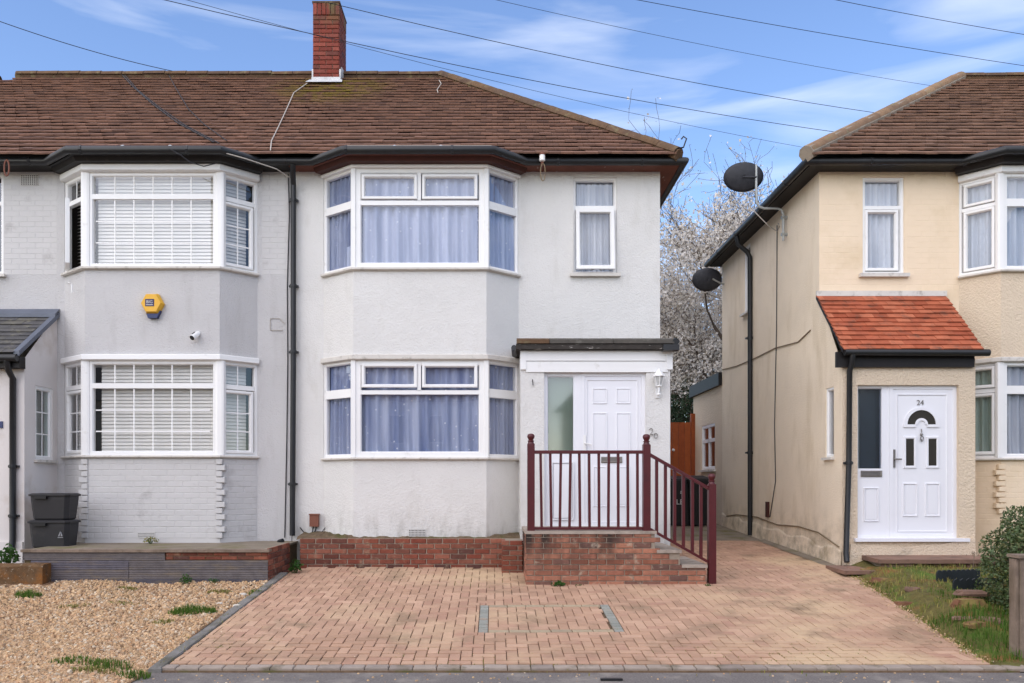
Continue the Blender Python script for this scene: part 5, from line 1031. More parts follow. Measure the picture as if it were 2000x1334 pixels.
al = thing('alarm_box', P(296, 596, YB), 'yellow hexagonal alarm box with a purple plate on the grey house', 'alarm box'); pa2 = front(YB)
acx, acz = X(295, YB - .1), Z(592, YB - .1)
hexo = [(acx - .165, acz), (acx - .085, acz - .145), (acx + .085, acz - .145), (acx + .165, acz), (acx + .085, acz + .145), (acx - .085, acz + .145)]
k = MB(); hi = [(acx + (a - acx) * .86, acz + (c - acz) * .86) for a, c in hexo]
k.add([pa2.p(a, c, 0) for a, c in hexo] + [pa2.p(a, c, .055) for a, c in hexo] + [pa2.p(a - .004, c + .004, .1) for a, c in hi], [(i, (i + 1) % 6, 6 + (i + 1) % 6, 6 + i) for i in range(6)] + [(6 + i, 6 + (i + 1) % 6, 12 + (i + 1) % 6, 12 + i) for i in range(6)] + [tuple(range(12, 18))]); add('cover', k, M['yellow'], al)
k = MB(); k.extr(pa2, [(acx - .085, acz - .147), (acx - .06, acz - .21), (acx + .07, acz - .21), (acx + .12, acz - .1), (acx + .085, acz - .147)], 0, .07); add('strobe', k, M['blue'], al)
k = MB(); k.obox(pa2, acx - .085, acx + .045, acz - .045, acz + .06, .098, .104); add('plate', k, M['purple'], al)
put_text('lettering', text_mesh('BIG', .062, .001, M['mark']), al, pa2.p(acx - .02, acz + .016, .107))
k = MB(); k.obox(pa2, acx - .07, acx + .03, acz - .03, acz - .02, .103, .107); add('underline', k, M['mark'], al)
cm = thing('security_camera', P(381, 656, YB), 'small white bullet camera on the grey wall below the alarm', 'camera')
a_, c_ = P(387, 651, YB - .02), P(375, 660, YB - .13); dv = (c_ - a_).normalized(); k = MB(); k.lathe(a_, [(.02, 0), (.036, .01), (.042, .05), (.045, (c_ - a_).length)], 14, axis=dv); add('body', k, M['upvc'], cm, smooth=True)
k = MB(); k.lathe(c_, [(.038, 0), (.038, .002)], 14, axis=dv); add('lens', k, M['black'], cm)
k = MB(); k.lathe((a_.x, YB, a_.z), [(.03, 0), (.03, .02), (.012, .03)], 10, axis=(0, -1, 0)); add('mount', k, M['upvc'], cm)
k = MB(); sdv_ = dv.cross(Vector((0, 0, 1))).normalized(); up_ = sdv_.cross(dv); q0 = a_ + dv * .05 + (up_ * .6 - sdv_ * .8 if False else up_ * .045); k.tube([q0, q0 + dv * .07], .008, 5); add('stripe', k, M['black'], cm)
sbx = thing('service_box', P(615, 1015, YW), 'brown electric service box low on the white wall', 'box'); r = RX(607, 624, 1004, 1028, YW)
k = MB(); k.obox(fw_, r[0], r[1], r[2], r[3], 0, .09); k.obox(fw_, r[0] - .008, r[1] + .008, r[3] - .012, r[3] + .006, 0, .1); add('casing', k, M['brownbox'], sbx)
k = MB(); k.tube([P(612, 1028, YW - .04), P(610, 1040, YW - .05), P(606, 1050, YW - .12)], .01, 5); k.tube([P(618, 1028, YW - .04), P(614, 1042, YW - .05), P(609, 1051, YW - .1)], .01, 5); add('cable', k, M['cable'], sbx)
k = MB(); k.tube([P(586, 1030, YW - .02), P(592, 1038, YW - .03), P(600, 1045, YW - .03)], .007, 5); k.tube([P(636, 1030, YW - .02), P(628, 1040, YW - .03), P(614, 1044, YW - .04)], .007, 5); tag(add('cable', k, M['cable']), 'loose black cable ends beside the brown service box', 'cable')
es = thing('floodlight_sensor', P(1059, 305, 11.75), 'small white sensor with a looped wire at the gutter of the white house', 'sensor'); p = P(1059, 310, 11.7)
k = MB(); k.lathe((p.x, p.y, p.z - .04), [(.03, 0), (.045, .01), (.042, .09), (.02, .1)], 10); add('body', k, M['upvc'], es, smooth=True)
k = MB(); k.lathe((p.x, p.y, p.z + .055), [(.05, 0), (.045, .03), (.02, .05)], 8); k.box(p.x - .02, p.x + .02, p.y, p.y + .1, p.z - .07, p.z - .03); add('mount', k, M['brownbox'], es)
k = MB(); k.tube([(p.x + .01 + .035 * math.cos(t), p.y, p.z - .2 + .13 * math.sin(t)) for t in [i * .5 for i in range(13)]], .008, 5); add('wire_loop', k, M['cable_t'], es)
ns = thing('cable_bracket', P(15, 318, 11.75), 'rusty looped cable bracket at the gutter on the far left', 'bracket'); k = MB(); k.tube([P(13 + 5 * math.sin(t), 328 + 16 * -math.cos(t), 11.7) for t in [i * .55 for i in range(12)]], .012, 5); add('loop', k, M['brownbox'], ns)
# recycling boxes
def recycling_box(Y, pxl, pxr, ytop, ybot, label, logo):
    x0, x1, z0, z1 = RX(pxl, pxr, ytop, ybot, Y); t = thing('recycling_box', ((x0 + x1) / 2, Y + .2, z0), label, 'recycling box', 'stacked recycling boxes')
    dpt = .38; ins = .045; ym = Y + dpt / 2; k = MB(); zr = z1 - .045
    def ringp(i, z, ch): 
        a, c, e, f = x0 + i, x1 - i, Y + i, Y + dpt - i
        return [(a + ch, e, z), (c - ch, e, z), (c, e + ch, z), (c, f - ch, z), (c - ch, f, z), (a + ch, f, z), (a, f - ch, z), (a, e + ch, z)]
    lv = [ringp(ins + .012, z0, .05), ringp(ins, z0 + .02, .05), ringp(.022, zr - .05, .05), ringp(.02, zr, .05)]
    vs = [p_ for l in lv for p_ in l]; k.add(vs, [(j * 8 + i, j * 8 + (i + 1) % 8, j * 8 + 8 + (i + 1) % 8, j * 8 + 8 + i) for j in range(3) for i in range(8)] + [tuple(range(7, -1, -1)), tuple(range(24, 32))]); add('body', k, M['binbox'], t)
    k = MB(); lv = [ringp(.004, zr + .001, .05), ringp(0, zr + .012, .05), ringp(0, zr + .026, .05), ringp(.03, zr + .042, .05)]; vs = [p_ for l in lv for p_ in l]
    k.add(vs, [(j * 8 + i, j * 8 + (i + 1) % 8, j * 8 + 8 + (i + 1) % 8, j * 8 + 8 + i) for j in range(3) for i in range(8)] + [tuple(range(7, -1, -1)), tuple(range(24, 32))]); add('lid', k, M['binbox'], t)
    k = MB(); xm = x0 + (x1 - x0) * .33; k.box(xm - .09, xm + .09, Y - .02, Y + .03, zr - .035, zr + .004); add('handle', k, M['binblack'], t)
    if logo:
        k = MB(); pl = front(Y + .03); u, v = x0 + (x1 - x0) * .79, z0 + (z1 - z0) * .5; k.extr(pl, [(u - .03, v - .03), (u + .0, v + .04), (u + .006, v + .02), (u - .012, v - .03)], 0, .012); k.extr(pl, [(u + .006, v - .03), (u + .012, v + .03), (u + .03, v - .03)], 0, .012); k.obox(pl, u - .035, u + .035, v - .052, v - .042, 0, .014); add('logo', k, M['markgrey'], t)
recycling_box(11.0, 49, 134, 1016, 1071, 'lower charcoal recycling box with a pale logo on the raised terrace', True)
recycling_box(11.0, 51, 134, 963, 1015.6, 'upper charcoal recycling box stacked on another beside the slate porch', False)
# wheelie bins behind the railing
def bin_(Y, pxl, pxr, ytop, label, rz, marks):
    x0, x1 = X(pxl, Y), X(pxr, Y); zb, zt = zg(Y) + .02, Z(ytop, Y); t = thing('wheelie_bin', ((x0 + x1) / 2, Y + .3, zb), label, 'wheelie bin', 'black wheelie bins by the gate'); w = x1 - x0; D = .6; k = MB(); h = zt - .09
    vs = [(x0 + .06, Y + .09, zb + .03), (x1 - .06, Y + .09, zb + .03), (x1 - .06, Y + D - .08, zb + .03), (x0 + .06, Y + D - .08, zb + .03), (x0 + .01, Y + .02, h), (x1 - .01, Y + .02, h), (x1 - .01, Y + D, h), (x0 + .01, Y + D, h)]
    k.add(vs, [(3, 2, 1, 0), (4, 5, 6, 7), (0, 1, 5, 4), (1, 2, 6, 5), (2, 3, 7, 6), (3, 0, 4, 7)]); k.box(x0 - .005, x1 + .005, Y, Y + D + .02, h - .05, h); add('body', k, M['binblack'], t)
    k = MB(); k.add([(x0 - .02, Y - .02, h + .002), (x1 + .02, Y - .02, h + .002), (x1 + .02, Y + D + .04, h + .002), (x0 - .02, Y + D + .04, h + .002), (x0 - .01, Y - .01, h + .03), (x1 + .01, Y - .01, h + .03), (x1 - .02, Y + D - .02, h + .1), (x0 + .02, Y + D - .02, h + .1)], [(3, 2, 1, 0), (4, 5, 6, 7), (0, 1, 5, 4), (1, 2, 6, 5), (2, 3, 7, 6), (3, 0, 4, 7)]); add('lid', k, M['binblack'], t)
    for sx in (x0 + .03, x1 - .07):
        k = MB(); k.lathe((sx, Y + D - .02, zb + .08), [(.1, 0), (.1, .04)], 14, axis=(1, 0, 0)); add('wheel', k, M['binblack'], t)
    k = MB(); k.tube([(x0 + .04, Y + D + .06, h - .02), (x1 - .04, Y + D + .06, h - .02)], .018, 8); add('handle', k, M['binblack'], t)
    if marks:
        put_text('lettering', text_mesh('LB', .16, .002, M['mark']), t, (x0 + w * .42, Y + .035, zb + .52), (math.pi / 2 + .06, 0, 0)); put_text('lettering', text_mesh('a', .12, .002, M['mark']), t, (x0 + w * .46, Y + .022, zb + .74), (math.pi / 2 + .06, 0, 0))
bin_(17.0, 1305, 1362, 930, 'black wheelie bin with white marks behind the railing, beside the porch', 0, True); bin_(16.9, 1345, 1388, 929, 'plain black wheelie bin behind the railing, nearer the cream wall', 0, False)
# gate
YG = 19.6; gt = thing('wooden_gate', (X(1320, YG), YG, zg(YG)), 'orange stained wooden gate between the white and cream houses', 'gate'); gx0, gx1 = 2.6, X(1349, YG); n = 15
for i in range(n):
    a = gx0 + (gx1 - gx0) * i / n; k = MB(); k.box(a + .003, a + (gx1 - gx0) / n - .003, YG, YG + .03, zg(YG) + .02, Z(825, YG) + .0); add('plank', k, M['gate'], gt)
for z in (1.0, 2.2, 2.9): k = MB(); k.box(gx0, gx1, YG + .031, YG + .07, z, z + .1); add('ledge', k, M['gate'], gt)
k = MB(); k.box(gx1 + .005, X(1357.5, YG), YG - .03, YG + .08, zg(YG) - .02, Z(808, YG)); add('gate_post', k, M['gate'], gt)
k = MB(); k.tube([(X(1313, YG), YG - .03, Z(878, YG)), (X(1316, YG), YG - .06, Z(880, YG))], .03, 8); add('latch', k, M['upvc'], gt)
# satellite dishes
def dish(c, rx, rz, n, label, arms):
    t = thing('satellite_dish', c, label, 'satellite dish', 'satellite dishes on the cream house'); n = Vector(n).normalized(); a = n.cross(Vector((0, 0, 1))).normalized(); e = a.cross(n); k = MB(); vs = []; rings = 6; seg = 28
    for i in range(rings + 1):
        r = i / rings
        for j in range(seg): q = 2 * math.pi * j / seg; vs.append(Vector(c) + a * (rx * r * math.cos(q)) + e * (rz * r * math.sin(q)) - n * (.07 * (1 - r * r)))
    k.add(vs, [(i * seg + j, i * seg + (j + 1) % seg, i * seg + seg + (j + 1) % seg, i * seg + seg + j) for i in range(rings) for j in range(seg)]); me = k.mesh('reflector', M['dish'], 'all', False); o = add('reflector', me, None, t); so_ = o.modifiers.new('thickness', 'SOLIDIFY'); so_.thickness = .008
    k = MB(); k.tube([Vector(c) + a * (rx * math.cos(q)) + e * (rz * math.sin(q)) for q in [2 * math.pi * j / 28 for j in range(29)]], .008, 5); add('rim', k, M['dish'], t)
    for nm, pts, r, m_ in arms: k = MB(); k.tube(pts, r, 8); add(nm, k, M[m_], t, smooth=True)
    return t
YDs = 13.55; cD = P(1452, 346, YDs)
dish(cD, X(1490, YDs) - cD.x, .235, (.05, 1, .25), 'large dark satellite dish on a bent grey pole at the cream house eaves', [
    ('pole', [P(1477, 322, YDs - .06), P(1477, 372, YDs - .06), P(1478, 396, YDs - .06), P(1483, 404, YDs - .06), P(1492, 407, YDs - .06), P(1518, 407, 13.45), P(1527, 410, 13.42), P(1530, 420, 13.42), P(1530, 470, 13.42)], .022, 'galv'),
    ('clamp', [P(1450, 346, YDs - .07), P(1478, 346, YDs - .07)], .018, 'dish'), ('wall_bracket', [P(1526, 425, 13.42), Vector((KX0, 13.42, Z(425, 13.42)))], .03, 'galv'), ('wall_bracket', [P(1526, 458, 13.42), Vector((KX0, 13.42, Z(458, 13.42)))], .03, 'galv')])
YD2 = 17.1; cD2 = P(1381, 546, YD2)
dish(cD2, X(1410, YD2) - cD2.x, .24, (-.05, 1, .25), 'smaller dark satellite dish at the far corner of the cream house', [('bracket', [cD2 + Vector((.1, -.06, 0)), cD2 + Vector((.3, -.03, -.1)), Vector((KX0, YD2, cD2.z - .1))], .02, 'galv')])
# ================================================================== CABLES
def cable(pts, r, m_, label, name='cable', group=None, n=5): k = MB(); k.tube(pts, r, n); return tag(add(name, k, M[m_]), label, 'cable', group)
def sidep(px, py, off=.012): Y = KX0 * F / (px - CX); return Vector((KX0 - off, Y, Z(py, Y)))
cable([sidep(1519, 440), sidep(1518, 640), sidep(1514, 830), sidep(1516, 940), sidep(1505, 1010)], .008, 'cable', 'long dark cable hanging straight down the cream side wall')
cable([sidep(1412, 722), sidep(1440, 715), sidep(1475, 700), sidep(1515, 680), sidep(1560, 668), sidep(1584, 645)], .010, 'cable_t', 'cable sagging across the cream side wall at porch height')
cable([sidep(1420, 1008), sidep(1440, 1005), sidep(1480, 1010), sidep(1520, 1025), sidep(1560, 1028), sidep(1600, 1040), sidep(1640, 1068)], .010, 'cable_t', 'dark cable running along the foot of the cream side wall')
cable([P(1462, 400, 13.5), P(1480, 420, 13.45), P(1500, 440, 13.45), sidep(1519, 452), sidep(1524, 442), sidep(1521, 436)], .008, 'cable_w', 'pale cable looping from the large satellite dish to the wall')
cable([on_roof(235, 148), on_roof(262, 178), on_roof(300, 212), on_roof(350, 250), on_roof(420, 288)], .011, 'cable', 'left of two black cables lying down the grey house roof', group='roof cables')
cable([on_roof(240, 148), on_roof(272, 185), on_roof(310, 216), on_roof(360, 252), on_roof(430, 290)], .009, 'cable', 'right of two black cables lying close together down the grey house roof', group='roof cables')
cable([on_roof(328, 148), on_roof(345, 180), on_roof(370, 222), on_roof(400, 252), on_roof(445, 285)], .008, 'cable', 'single thin cable down the grey house roof, right of the pair', group='roof cables')
cable([on_roof(608, 166), on_roof(575, 190), on_roof(560, 225), on_roof(545, 258), on_roof(532, 285), on_roof(530, 304)], .009, 'cable_w', 'pale cable curving from the chimney foot down to the gutter', group='roof cables')
cable([on_roof(858, 165), on_roof(862, 172), on_roof(854, 184), on_roof(856, 190)], .008, 'cable_w', 'short stray pale wire on the white house roof near the hip')
cable([P(430, 296, 11.4), P(480, 310, 11.5), P(540, 330, 11.75), P(568, 348, 11.95)], .008, 'cable_w', 'pale thin cable from the grey bay gutter to the downpipe')
cable([P(330, 290, 11.35), P(352, 302, 11.35), P(370, 316, 11.38), P(398, 325, 11.42), P(425, 318, 11.42)], .008, 'cable', 'black cable drooping over the cornice of the grey upper bay')
cable([P(563, 340, YW - .02), P(565, 420, YW - .012), P(561, 560, YW - .012), P(562, 700, YW - .012), P(560, 860, YW - .012), P(556, 1050, YW - .012)], .008, 'cable', 'black cable running down the grey wall beside the downpipe')
cable([P(552, 645, YW - .012), P(528, 645, YW - .012), P(528, 622, YW - .012), P(546, 622, YW - .012), P(556, 632, YW - .012)], .006, 'cable_w', 'small square of pale wire on the grey wall near the downpipe')
k = MB(); k.tube([P(545, 1058, 11.85), P(552, 1056, 11.8)], .035, 8); tag(add('drain_cap', k, M['black']), 'small black pipe end at the foot of the downpipe', 'pipe')
k = MB(); k.box(X(141, YW - .35), X(143, YW - .35), YW - .37, YW - .35, .78, Z(980, 11.75)); tag(add('garden_cane', k, M['upvc']), 'thin white stick upright beside the recycling boxes', 'stick')
def wire(a, c, sag, r, label):
    a, c = Vector(a), Vector(c); pts = [a + (c - a) * t - Vector((0, 0, sag * 4 * t * (1 - t))) for t in [i / 14 for i in range(15)]]; k = MB(); k.tube(pts, r * .75, 4); tag(add('overhead_cable', k, M['cable']), label, 'cable', 'overhead cables')
wire(P(-60, 20, 13), on_roof(350, 152, .1), .08, .009, 'overhead cable entering at the top left and reaching the grey ridge')
wire(P(280, -10, 13), P(1662, 262, 19), .18, .009, 'overhead cable crossing in front of the chimney to the cream hip')
wire(P(330, -10, 13.4), P(1640, 300, 21), .2, .006, 'thin overhead cable just above the ridge, lowest of the fan on the right')
wire(P(640, 5, 14), P(1765, 228, 19.5), .16, .009, 'overhead cable starting just right of the chimney top')
wire(P(940, -7, 14), P(1850, 172, 19.5), .1, .006, 'thin overhead cable over the middle meeting the cream hip highest')
wire(P(1220, -5, 14), P(2080, 140, 17), .05, .008, 'overhead cable leaving at the upper right edge')
wire(P(1600, -7, 14), P(2080, 80, 16), .03, .008, 'topmost overhead cable in the upper right corner')
# ================================================================== PLANTS
def leaves(mb, pts, size, rnd, asp=.5, up=.3):
    for p in pts:
        d = Vector((rnd.gauss(0, 1), rnd.gauss(0, 1), rnd.gauss(0, 1) + up)).normalized(); s = d.orthogonal().normalized(); s.rotate(Matrix.Rotation(rnd.uniform(0, 6.28), 3, d)); l = size * rnd.uniform(.6, 1.3); w = l * asp
        p = Vector(p); e = s.cross(d); mb.add([p - s * l * .5, p + e * w * .5 + d * l * .08, p + s * l * .5, p - e * w * .5 + d * l * .08], [(0, 1, 2, 3)])
def blades(mb, x0, x1, y0, y1, n, h, rnd, zf, keep=None, lean=.5):
    for _ in range(n):
        x, y = rnd.uniform(x0, x1), rnd.uniform(y0, y1)
        if keep and not keep(x, y): continue
        z = zf(x, y); a = rnd.uniform(0, 6.28); l = h * rnd.uniform(.5, 1.3); le = rnd.uniform(0, lean); w = rnd.uniform(.0022, .005); dx, dy = math.cos(a), math.sin(a)
        m = Vector((x + dx * le * l * .35, y + dy * le * l * .35, z + l * .6)); t = Vector((x + dx * le * l, y + dy * le * l, z + l * (1 - .3 * le))); s = Vector((-dy, dx, 0)) * w
        b0 = Vector((x, y, z - .01)); mb.add([b0 - s, b0 + s, m + s * .8, m - s * .8, t], [(0, 1, 2, 3), (3, 2, 4)])
def tuft(px, py, w, d, h, n, label, m_='grass', zf=None):
    p = G(px, py); rnd = random.Random(px * 7 + py); k = MB()
    for _ in range(n):
        r = math.sqrt(rnd.random()); a = rnd.uniform(0, 6.28); x, y = p.x + w * r * math.cos(a), p.y + d * r * math.sin(a)
        blades(k, x, x, y, y, 1, h * (1.15 - .6 * r), rnd, lambda x, y: zg(y) + (gz(x, y) + .02 if x < XL else .02), lean=.9)
    tag(add('grass_tuft', k, M[m_], fix=False), label, 'grass', 'grass tufts on the gravel')
tuft(377, 1204, .27, .12, .1, 520, 'biggest green grass tuft on the gravel near the drive edging')
tuft(55, 1168, .16, .1, .1, 260, 'green grass tuft by the mossy stub wall on the left')
tuft(150, 1302, .24, .12, .06, 240, 'pale green tuft at the front of the gravel, left of its neighbours')
tuft(215, 1308, .2, .14, .08, 240, 'green tuft at the front of the gravel, middle of three')
tuft(262, 1326, .14, .1, .07, 150, 'green tuft at the front of the gravel, nearest the kerb corner')
tuft(182, 1322, .2, .1, .05, 260, 'low spreading grass along the very front of the gravel', 'drygrass')
tuft(250, 1152, .14, .06, .04, 160, 'thin grass patch in the gravel below the decking', 'drygrass'); tuft(240, 1182, .2, .06, .03, 140, 'faint olive grass patch in mid gravel', 'drygrass'); tuft(430, 1160, .16, .06, .05, 160, 'dry grass patch at the gravel corner by the white stones', 'drygrass'); tuft(145, 1187, .2, .06, .03, 140, 'faint olive grass patch left of mid gravel', 'drygrass'); tuft(320, 1222, .12, .06, .05, 120, 'small grass patch below the biggest tuft', 'drygrass'); tuft(497, 1160, .1, .12, .04, 120, 'grass fringe against the drive edging')
def weed(p, r, h, n, size, label, m_='weed'):
    rnd = random.Random(int(p[0] * 991) + n); t = thing('weed_plant', p, label, 'weed', 'small weeds'); k = MB(); s = MB()
    for i in range(n):
        a = rnd.uniform(0, 6.28); q = r * math.sqrt(rnd.random()); hh = h * rnd.uniform(.25, 1) * (1.1 - .5 * q / r); c = Vector((p[0] + q * math.cos(a), p[1] + q * math.sin(a) * .7, p[2] + hh)); leaves(k, [c], size, rnd, .6, .8)
        if i % 6 == 0: s.tube([(p[0] + .2 * q * math.cos(a), p[1] + .2 * q * math.sin(a), p[2] - .01), c], .003, 3)
    add('leaves', k, M[m_], t, fix=False); add('stems', s, M['weed'], t)
weed((X(578, 10.95), 10.95, .36), .09, .24, 110, .05, 'tall weed in the corner of the low wall and terrace')
weed((X(1090, 10.12), 10.12, .29), .1, .08, 70, .04, 'low green weed at the foot of the sooty brick steps')
weed((X(1130, 10.14), 10.14, .29), .05, .04, 25, .025, 'tiny weed right of the bigger one at the steps')
weed((X(1383, 10.1), 10.12, .28), .06, .05, 40, .03, 'tiny weed around the bottom railing post')
weed((X(40, 10.9), 10.62, .5), .14, .3, 170, .06, 'leafy weed under the black downpipe by the slate porch')
weed((X(82, 10.35), 10.3, .3), .08, .25, 90, .045, 'weed between the stub wall and the decking')
weed((X(362, 10.3), 10.3, .3), .08, .15, 70, .035, 'thin weed growing against the decking, left of two'); weed((X(418, 10.32), 10.32, .3), .07, .1, 50, .03, 'thin weed growing against the decking, right of two')
weed((X(298, 11.6), 11.55, .74), .11, .1, 110, .03, 'brownish weed at the foot of the grey bay below the vent', 'drygrass')
mw = MB(); rnd = random.Random(21)
for (px, py, w_, n) in ((445, 1247, .12, 60), (440, 1268, .08, 40), (530, 1252, .1, 50), (905, 1143, .3, 60), (1560, 1290, .3, 90), (1620, 1275, .3, 80), (1180, 1235, .1, 30), (690, 1145, .1, 30), (860, 1290, .25, 60), (1450, 1300, .3, 60), (1310, 1270, .3, 50), (1010, 1300, .3, 40)):
    p = G(px, py)
    for _ in range(n):
        if rnd.random() < .5: x, y = round((p.x + rnd.gauss(0, w_) - .01) / .1035) * .1035 + .01, p.y + rnd.gauss(0, w_ * .6)
        else: x, y = p.x + rnd.gauss(0, w_), 6.92 + round((p.y + rnd.gauss(0, w_ * .6) - 6.92) / .1035) * .1035
        blades(mw, x, x, y, y, 2, .018, rnd, lambda x, y: zg(y) + .012, lean=1.2)
add('joint_moss', mw, M['drygrass'], kind='stuff', fix=False)
gr = MB(); rnd = random.Random(77)
for i in range(900):
    if i < 380: y = rnd.uniform(6.95, 10.9); x = edge_r(y) + rnd.gauss(0, .06)
    elif i < 560: x, y = rnd.uniform(-3, 4.6), rnd.uniform(6.2, 6.78)
    elif i < 680: x, y = rnd.uniform(-2.6, 2.4), 11.33 - abs(rnd.gauss(0, .06))
    elif i < 760: x, y = XL + abs(rnd.gauss(0, .12)), rnd.uniform(6.9, 10.8)
    else: y = rnd.uniform(6.95, 11.2); x = rnd.uniform(-2.8, edge_r(y))
    if .4 < x < 2.75 and y > 10.15: continue
    s = rnd.uniform(.004, .013) if i < 560 else rnd.uniform(.003, .008); t_ = rnd.uniform(0, 6.28); ca, sa = math.cos(t_), math.sin(t_); z = zg(y) + (.026 if y > 6.92 else -.012) + s * .3
    gr.add([(x + (a * ca - b_ * sa) * s, y + (a * sa + b_ * ca) * s, z + c * s) for a, b_, c in shapes[i % 10]], [(4, 5, 6, 7), (0, 1, 5, 4), (1, 2, 6, 5), (2, 3, 7, 6), (3, 0, 4, 7)])
add('grit', gr, M['stone'], kind='stuff', fix=False)
eg = MB()
for _ in range(1500):
    y = rnd.uniform(6.95, 10.8); x = edge_r(y) + rnd.gauss(.0, .045) + .03 * math.sin(y * 11); blades(eg, x, x, y, y, 1, .035, rnd, lambda x, y: zg(y) + .015, lean=1.3)
for _ in range(260):
    y = rnd.uniform(6.9, 10.8); x = XL - .05 + rnd.gauss(0, .04); blades(eg, x, x, y, y, 1, .03, rnd, lambda x, y: zg(y) + .02, lean=1.3)
add('edge_grass', eg, M['drygrass'], kind='stuff', fix=False)
# grass and moss of the right-hand garden
gk = MB(); rnd = random.Random(9); zf_ = lambda x, y: zg(y) + .015 + fz(x, y)
blades(gk, 4.3, 7.5, 6.95, 8.3, 4200, .1, rnd, zf_, lambda x, y: x > edge_r(y) + .0 + .05 * math.sin(y * 9), .8)
add('lush_grass', gk, M['grass'], kind='stuff', fix=False)
gk = MB(); blades(gk, 4.5, 8.0, 8.2, 10.9, 9000, .06, rnd, zf_, lambda x, y: x > edge_r(y) + .02 and rnd.random() < .5 + .5 * math.sin(x * 4) * math.sin(y * 3.3), 1.2); add('mossy_grass', gk, M['drygrass'], kind='stuff', fix=False)
gk = MB(); blades(gk, 4.6, 7.4, 8.0, 10.6, 4200, .055, rnd, zf_, lambda x, y: x > edge_r(y) + .02 and math.sin(x * 3 + 1) * math.sin(y * 2.7) > .1, 1.); add('green_turf', gk, M['grass'], kind='stuff', fix=False)
def rock(px, py, sx, sy, sz, m_, label, rot=0, dz=0, name='rubble_stone'):
    p = G(px, py); rnd = random.Random(px + py); z = zf_(p.x, p.y) + dz; k = MB(); vs = []
    for zz_ in (0, .5, 1):
        for j in range(8):
            a = 2 * math.pi * j / 8 + rot; r = (1, .98, .8)[int(zz_ * 2)] * rnd.uniform(.85, 1.1); q = Vector((sx * r * max(-1, min(1, 1.3 * math.cos(a))), sy * r * max(-1, min(1, 1.3 * math.sin(a))), 0)); vs.append((p.x + q.x, p.y + q.y, z + sz * zz_ - .02 + rnd.uniform(-.006, .006)))
    k.add(vs, [(i * 8 + j, i * 8 + (j + 1) % 8, i * 8 + 8 + (j + 1) % 8, i * 8 + 8 + j) for i in range(2) for j in range(8)] + [tuple(range(7, -1, -1)), tuple(range(16, 24))]); return tag(add(name, k, m_), label, 'rubble', 'rubble in the cream house garden')
def slab(name, px0, px1, Y0, Y1, ztop, th, label):
    k = MB(); rnd = random.Random(px0); n = 9; vs = []
    for i in range(n + 1):
        t = i / n; xa = X(px0 + (px1 - px0) * t, Y0) ; xb = xa + .02; j1 = rnd.uniform(-.02, .02)
        vs += [(xa, Y0 + j1, ztop - th), (xa, Y0 + j1 - .01, ztop), (xb, Y1, ztop + .01), (xb, Y1, ztop - th)]
    k.add(vs, [(4 * i + j, 4 * i + 4 + j, 4 * i + 4 + (j + 1) % 4, 4 * i + (j + 1) % 4) for i in range(n) for j in range(4)] + [(3, 2, 1, 0), tuple(4 * n + j for j in range(4))]); return tag(add(name, k, M['slab']), label, 'step', 'stone steps at door 24')
slab('stone_step', 1717, 1990, 10.72, 11.29, Z(1093, 10.7), .055, 'upper worn stone slab under the white door 24')
slab('stone_step', 1648, 1758, 10.65, 11.28, Z(1114, 10.7), .05, 'lower stone slab beside the drive, left of the upper step')
k = MB(); k.box(X(1724, 10.8), X(1990, 10.8), 10.8, 11.28, .3, Z(1093, 10.7) - .06); kk_ = add('step_riser', k, M['mortar']); tag(kk_, 'brick riser under the upper stone slab at door 24', 'step')
lay_bricks(kk_, front(10.8), X(1722, 10.8), X(1985, 10.8), zg(10.8) + .02, Z(1093, 10.7) - .062, .075, .23, M['slab'], proud=.02, deep=.02, jit=.008)
rock(1668, 1122, .1, .06, .09, M['slab'], 'broken stone below the lower slab by the drive'); rock(1690, 1128, .08, .06, .07, M['log'], 'reddish rubble next to the lower slab'); rock(1720, 1145, .12, .07, .06, M['log'], 'orange mossy brick at the drive edge'); rock(1765, 1185, .11, .07, .07, M['log'], 'mossy orange brick further down the drive edge'); rock(1782, 1172, .09, .06, .05, M['slab'], 'grey flat stone amid the moss')
rock(1890, 1215, .17, .08, .1, M['log'], 'dark red brick lump under a flat stone near the hedge'); rock(1896, 1200, .17, .1, .05, M['slab'], 'flat pale stone lying on the red brick lump', dz=.085); rock(1880, 1235, .1, .05, .03, M['slab'], 'thin grey stone shard below the red brick'); rock(1905, 1248, .1, .07, .05, M['log'], 'brown mossy stone at the hedge foot'); rock(1935, 1240, .1, .07, .06, M['slab'], 'grey broken stone beside the hedge foot'); rock(1700, 1160, .06, .05, .05, M['slab'], 'small stone at the bend of the drive edge'); rock(1740, 1205, .05, .04, .04, M['slab'], 'small pale stone at the lower drive edge')
def scallop(px, py, n, wd, label):
    p = G(px, py); t = thing('lawn_edging', (p.x, p.y, zf_(p.x, p.y)), label, 'edging', 'black scalloped edging'); 
    for i in range(n):
        x = p.x + i * wd; z = zf_(p.x, p.y) - .02; pl = front(p.y + .02 * i); k = MB(); k.extr(pl, [(x, z), (x + wd - .004, z), (x + wd - .004, z + .11)] + [(x + wd / 2 + (wd / 2 - .002) * math.cos(a), z + .11 + .045 * math.sin(a)) for a in [math.pi * j / 6 for j in range(1, 6)]] + [(x, z + .11)], 0, .025); add('segment', k, M['scallop'], t)
scallop(1828, 1162, 9, .07, 'black scalloped lawn edging strip, the one further back'); scallop(1860, 1176, 8, .085, 'black scalloped lawn edging strip, the one in front')
